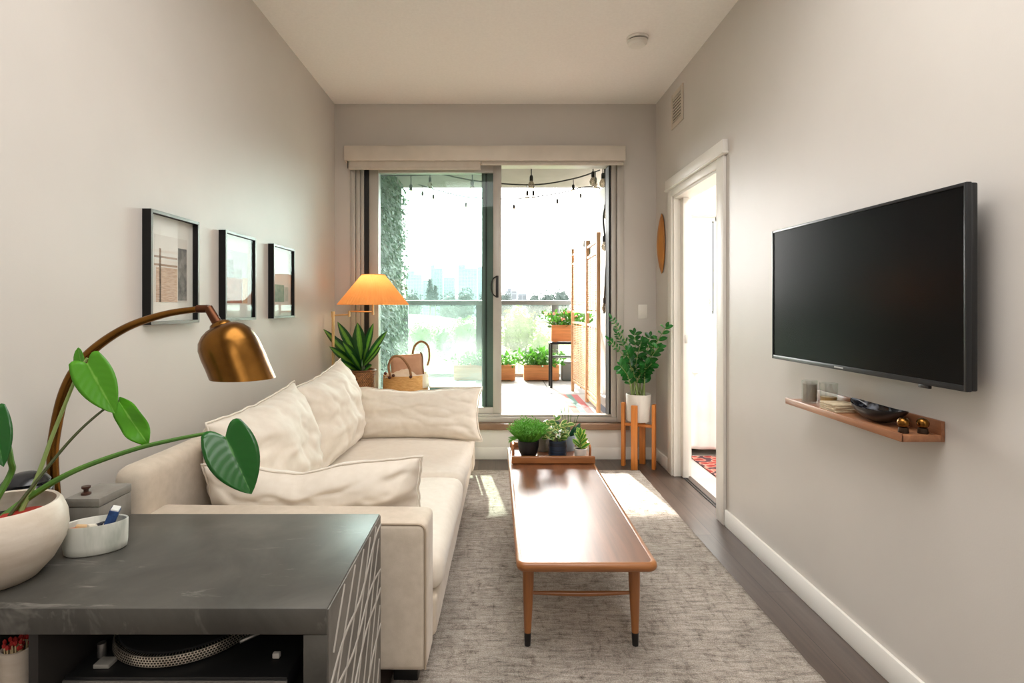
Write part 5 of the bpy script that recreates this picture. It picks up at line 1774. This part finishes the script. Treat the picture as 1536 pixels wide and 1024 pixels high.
# ================================================================== LIGHT
wd = bpy.data.worlds.new('hazy_sky')
sc.world = wd
wd.use_nodes = True
bg = wd.node_tree.nodes['Background']
bg.inputs['Color'].default_value = (1.0, .985, .96, 1)
wn, wl = wd.node_tree.nodes, wd.node_tree.links
wt = wn.new('ShaderNodeTexCoord')
dt = wn.new('ShaderNodeVectorMath'); dt.operation = 'DOT_PRODUCT'
SUN_DIR = V((-.13, 1, .68)).normalized()
dt.inputs[1].default_value = SUN_DIR
wl.new(wt.outputs['Generated'], dt.inputs[0])
mx_ = wn.new('ShaderNodeMath'); mx_.operation = 'MAXIMUM'; mx_.inputs[1].default_value = 0
wl.new(dt.outputs['Value'], mx_.inputs[0])
pw = wn.new('ShaderNodeMath'); pw.operation = 'POWER'; pw.inputs[1].default_value = 6
wl.new(mx_.outputs[0], pw.inputs[0])
ma = wn.new('ShaderNodeMath'); ma.operation = 'MULTIPLY_ADD'; ma.inputs[1].default_value = 11.0; ma.inputs[2].default_value = 4.6
wl.new(pw.outputs[0], ma.inputs[0])
wl.new(ma.outputs[0], bg.inputs['Strength'])

sun_d = bpy.data.lights.new('sun', 'SUN')
sun_d.energy = 11.0
sun_d.angle = R(.8)
sun_d.color = (1.0, .93, .82)
sun = bpy.data.objects.new('sun', sun_d)
COL.objects.link(sun)
sun.rotation_euler = V((.13, -1, -.68)).to_track_quat('-Z', 'Y').to_euler()


def area(name, loc, size, power, direction, color=(1, .985, .97), sy=None):
    d = bpy.data.lights.new(name, 'AREA')
    d.shape = 'RECTANGLE'
    d.size = size
    d.size_y = sy or size
    d.energy = power
    d.color = color
    o = bpy.data.objects.new(name, d)
    COL.objects.link(o)
    o.location = loc
    o.rotation_euler = V(direction).to_track_quat('-Z', 'Y').to_euler()
    return o


p = area('door_sky_portal', (-.06, YB + .24, 1.36), 2.2, 1, (0, -1, 0), sy=2.1)
p.data.cycles.is_portal = True
p = area('bedroom_sky_portal', (1.89, BY1 + .17, 1.42), .78, 1, (0, -1, 0), sy=1.45)
p.data.cycles.is_portal = True
area('rear_fill_light', (.85, -1.3, ZC - .03), .7, 13, (0, 0, -1), sy=1.6)  # added fill from behind the camera, no known fixture
area('far_rear_fill_light', (.85, -2.7, ZC - .03), .7, 12, (0, 0, -1), sy=1.0)  # second added fill farther back, not a known lamp
area('overhead_fill_light', (.1, 1.1, ZC - .03), 1.5, 27, (0, 0, -1), sy=1.8)  # added overhead fill above the frame, stands for no known lamp
area('bedroom_fill_light', (2.9, 3.6, ZC - .03), 1.2, 60, (0, 0, -1))  # added fill to whiten the bedroom doorway, no known lamp
pl = bpy.data.lights.new('lamp_bulb', 'POINT')
pl.energy = 1.1
pl.color = (1, .78, .52)
pl.shadow_soft_size = .03
po = bpy.data.objects.new('lamp_bulb', pl)
COL.objects.link(po)
po.location = (-.922, 4.2, 1.385)

# ------------------------------------------------------------------ colour management and sampling helpers
vs_ = sc.view_settings
vs_.view_transform = 'Standard'
vs_.look = 'None'
vs_.gamma = 1
vs_.use_curve_mapping = False
vs_.exposure = 0.98
cy = sc.cycles
cy.max_bounces = 9
cy.diffuse_bounces = 5
cy.glossy_bounces = 4
cy.transmission_bounces = 6
cy.transparent_max_bounces = 24
cy.caustics_reflective = False
cy.caustics_refractive = False
cy.sample_clamp_indirect = 6
cy.use_denoising = True
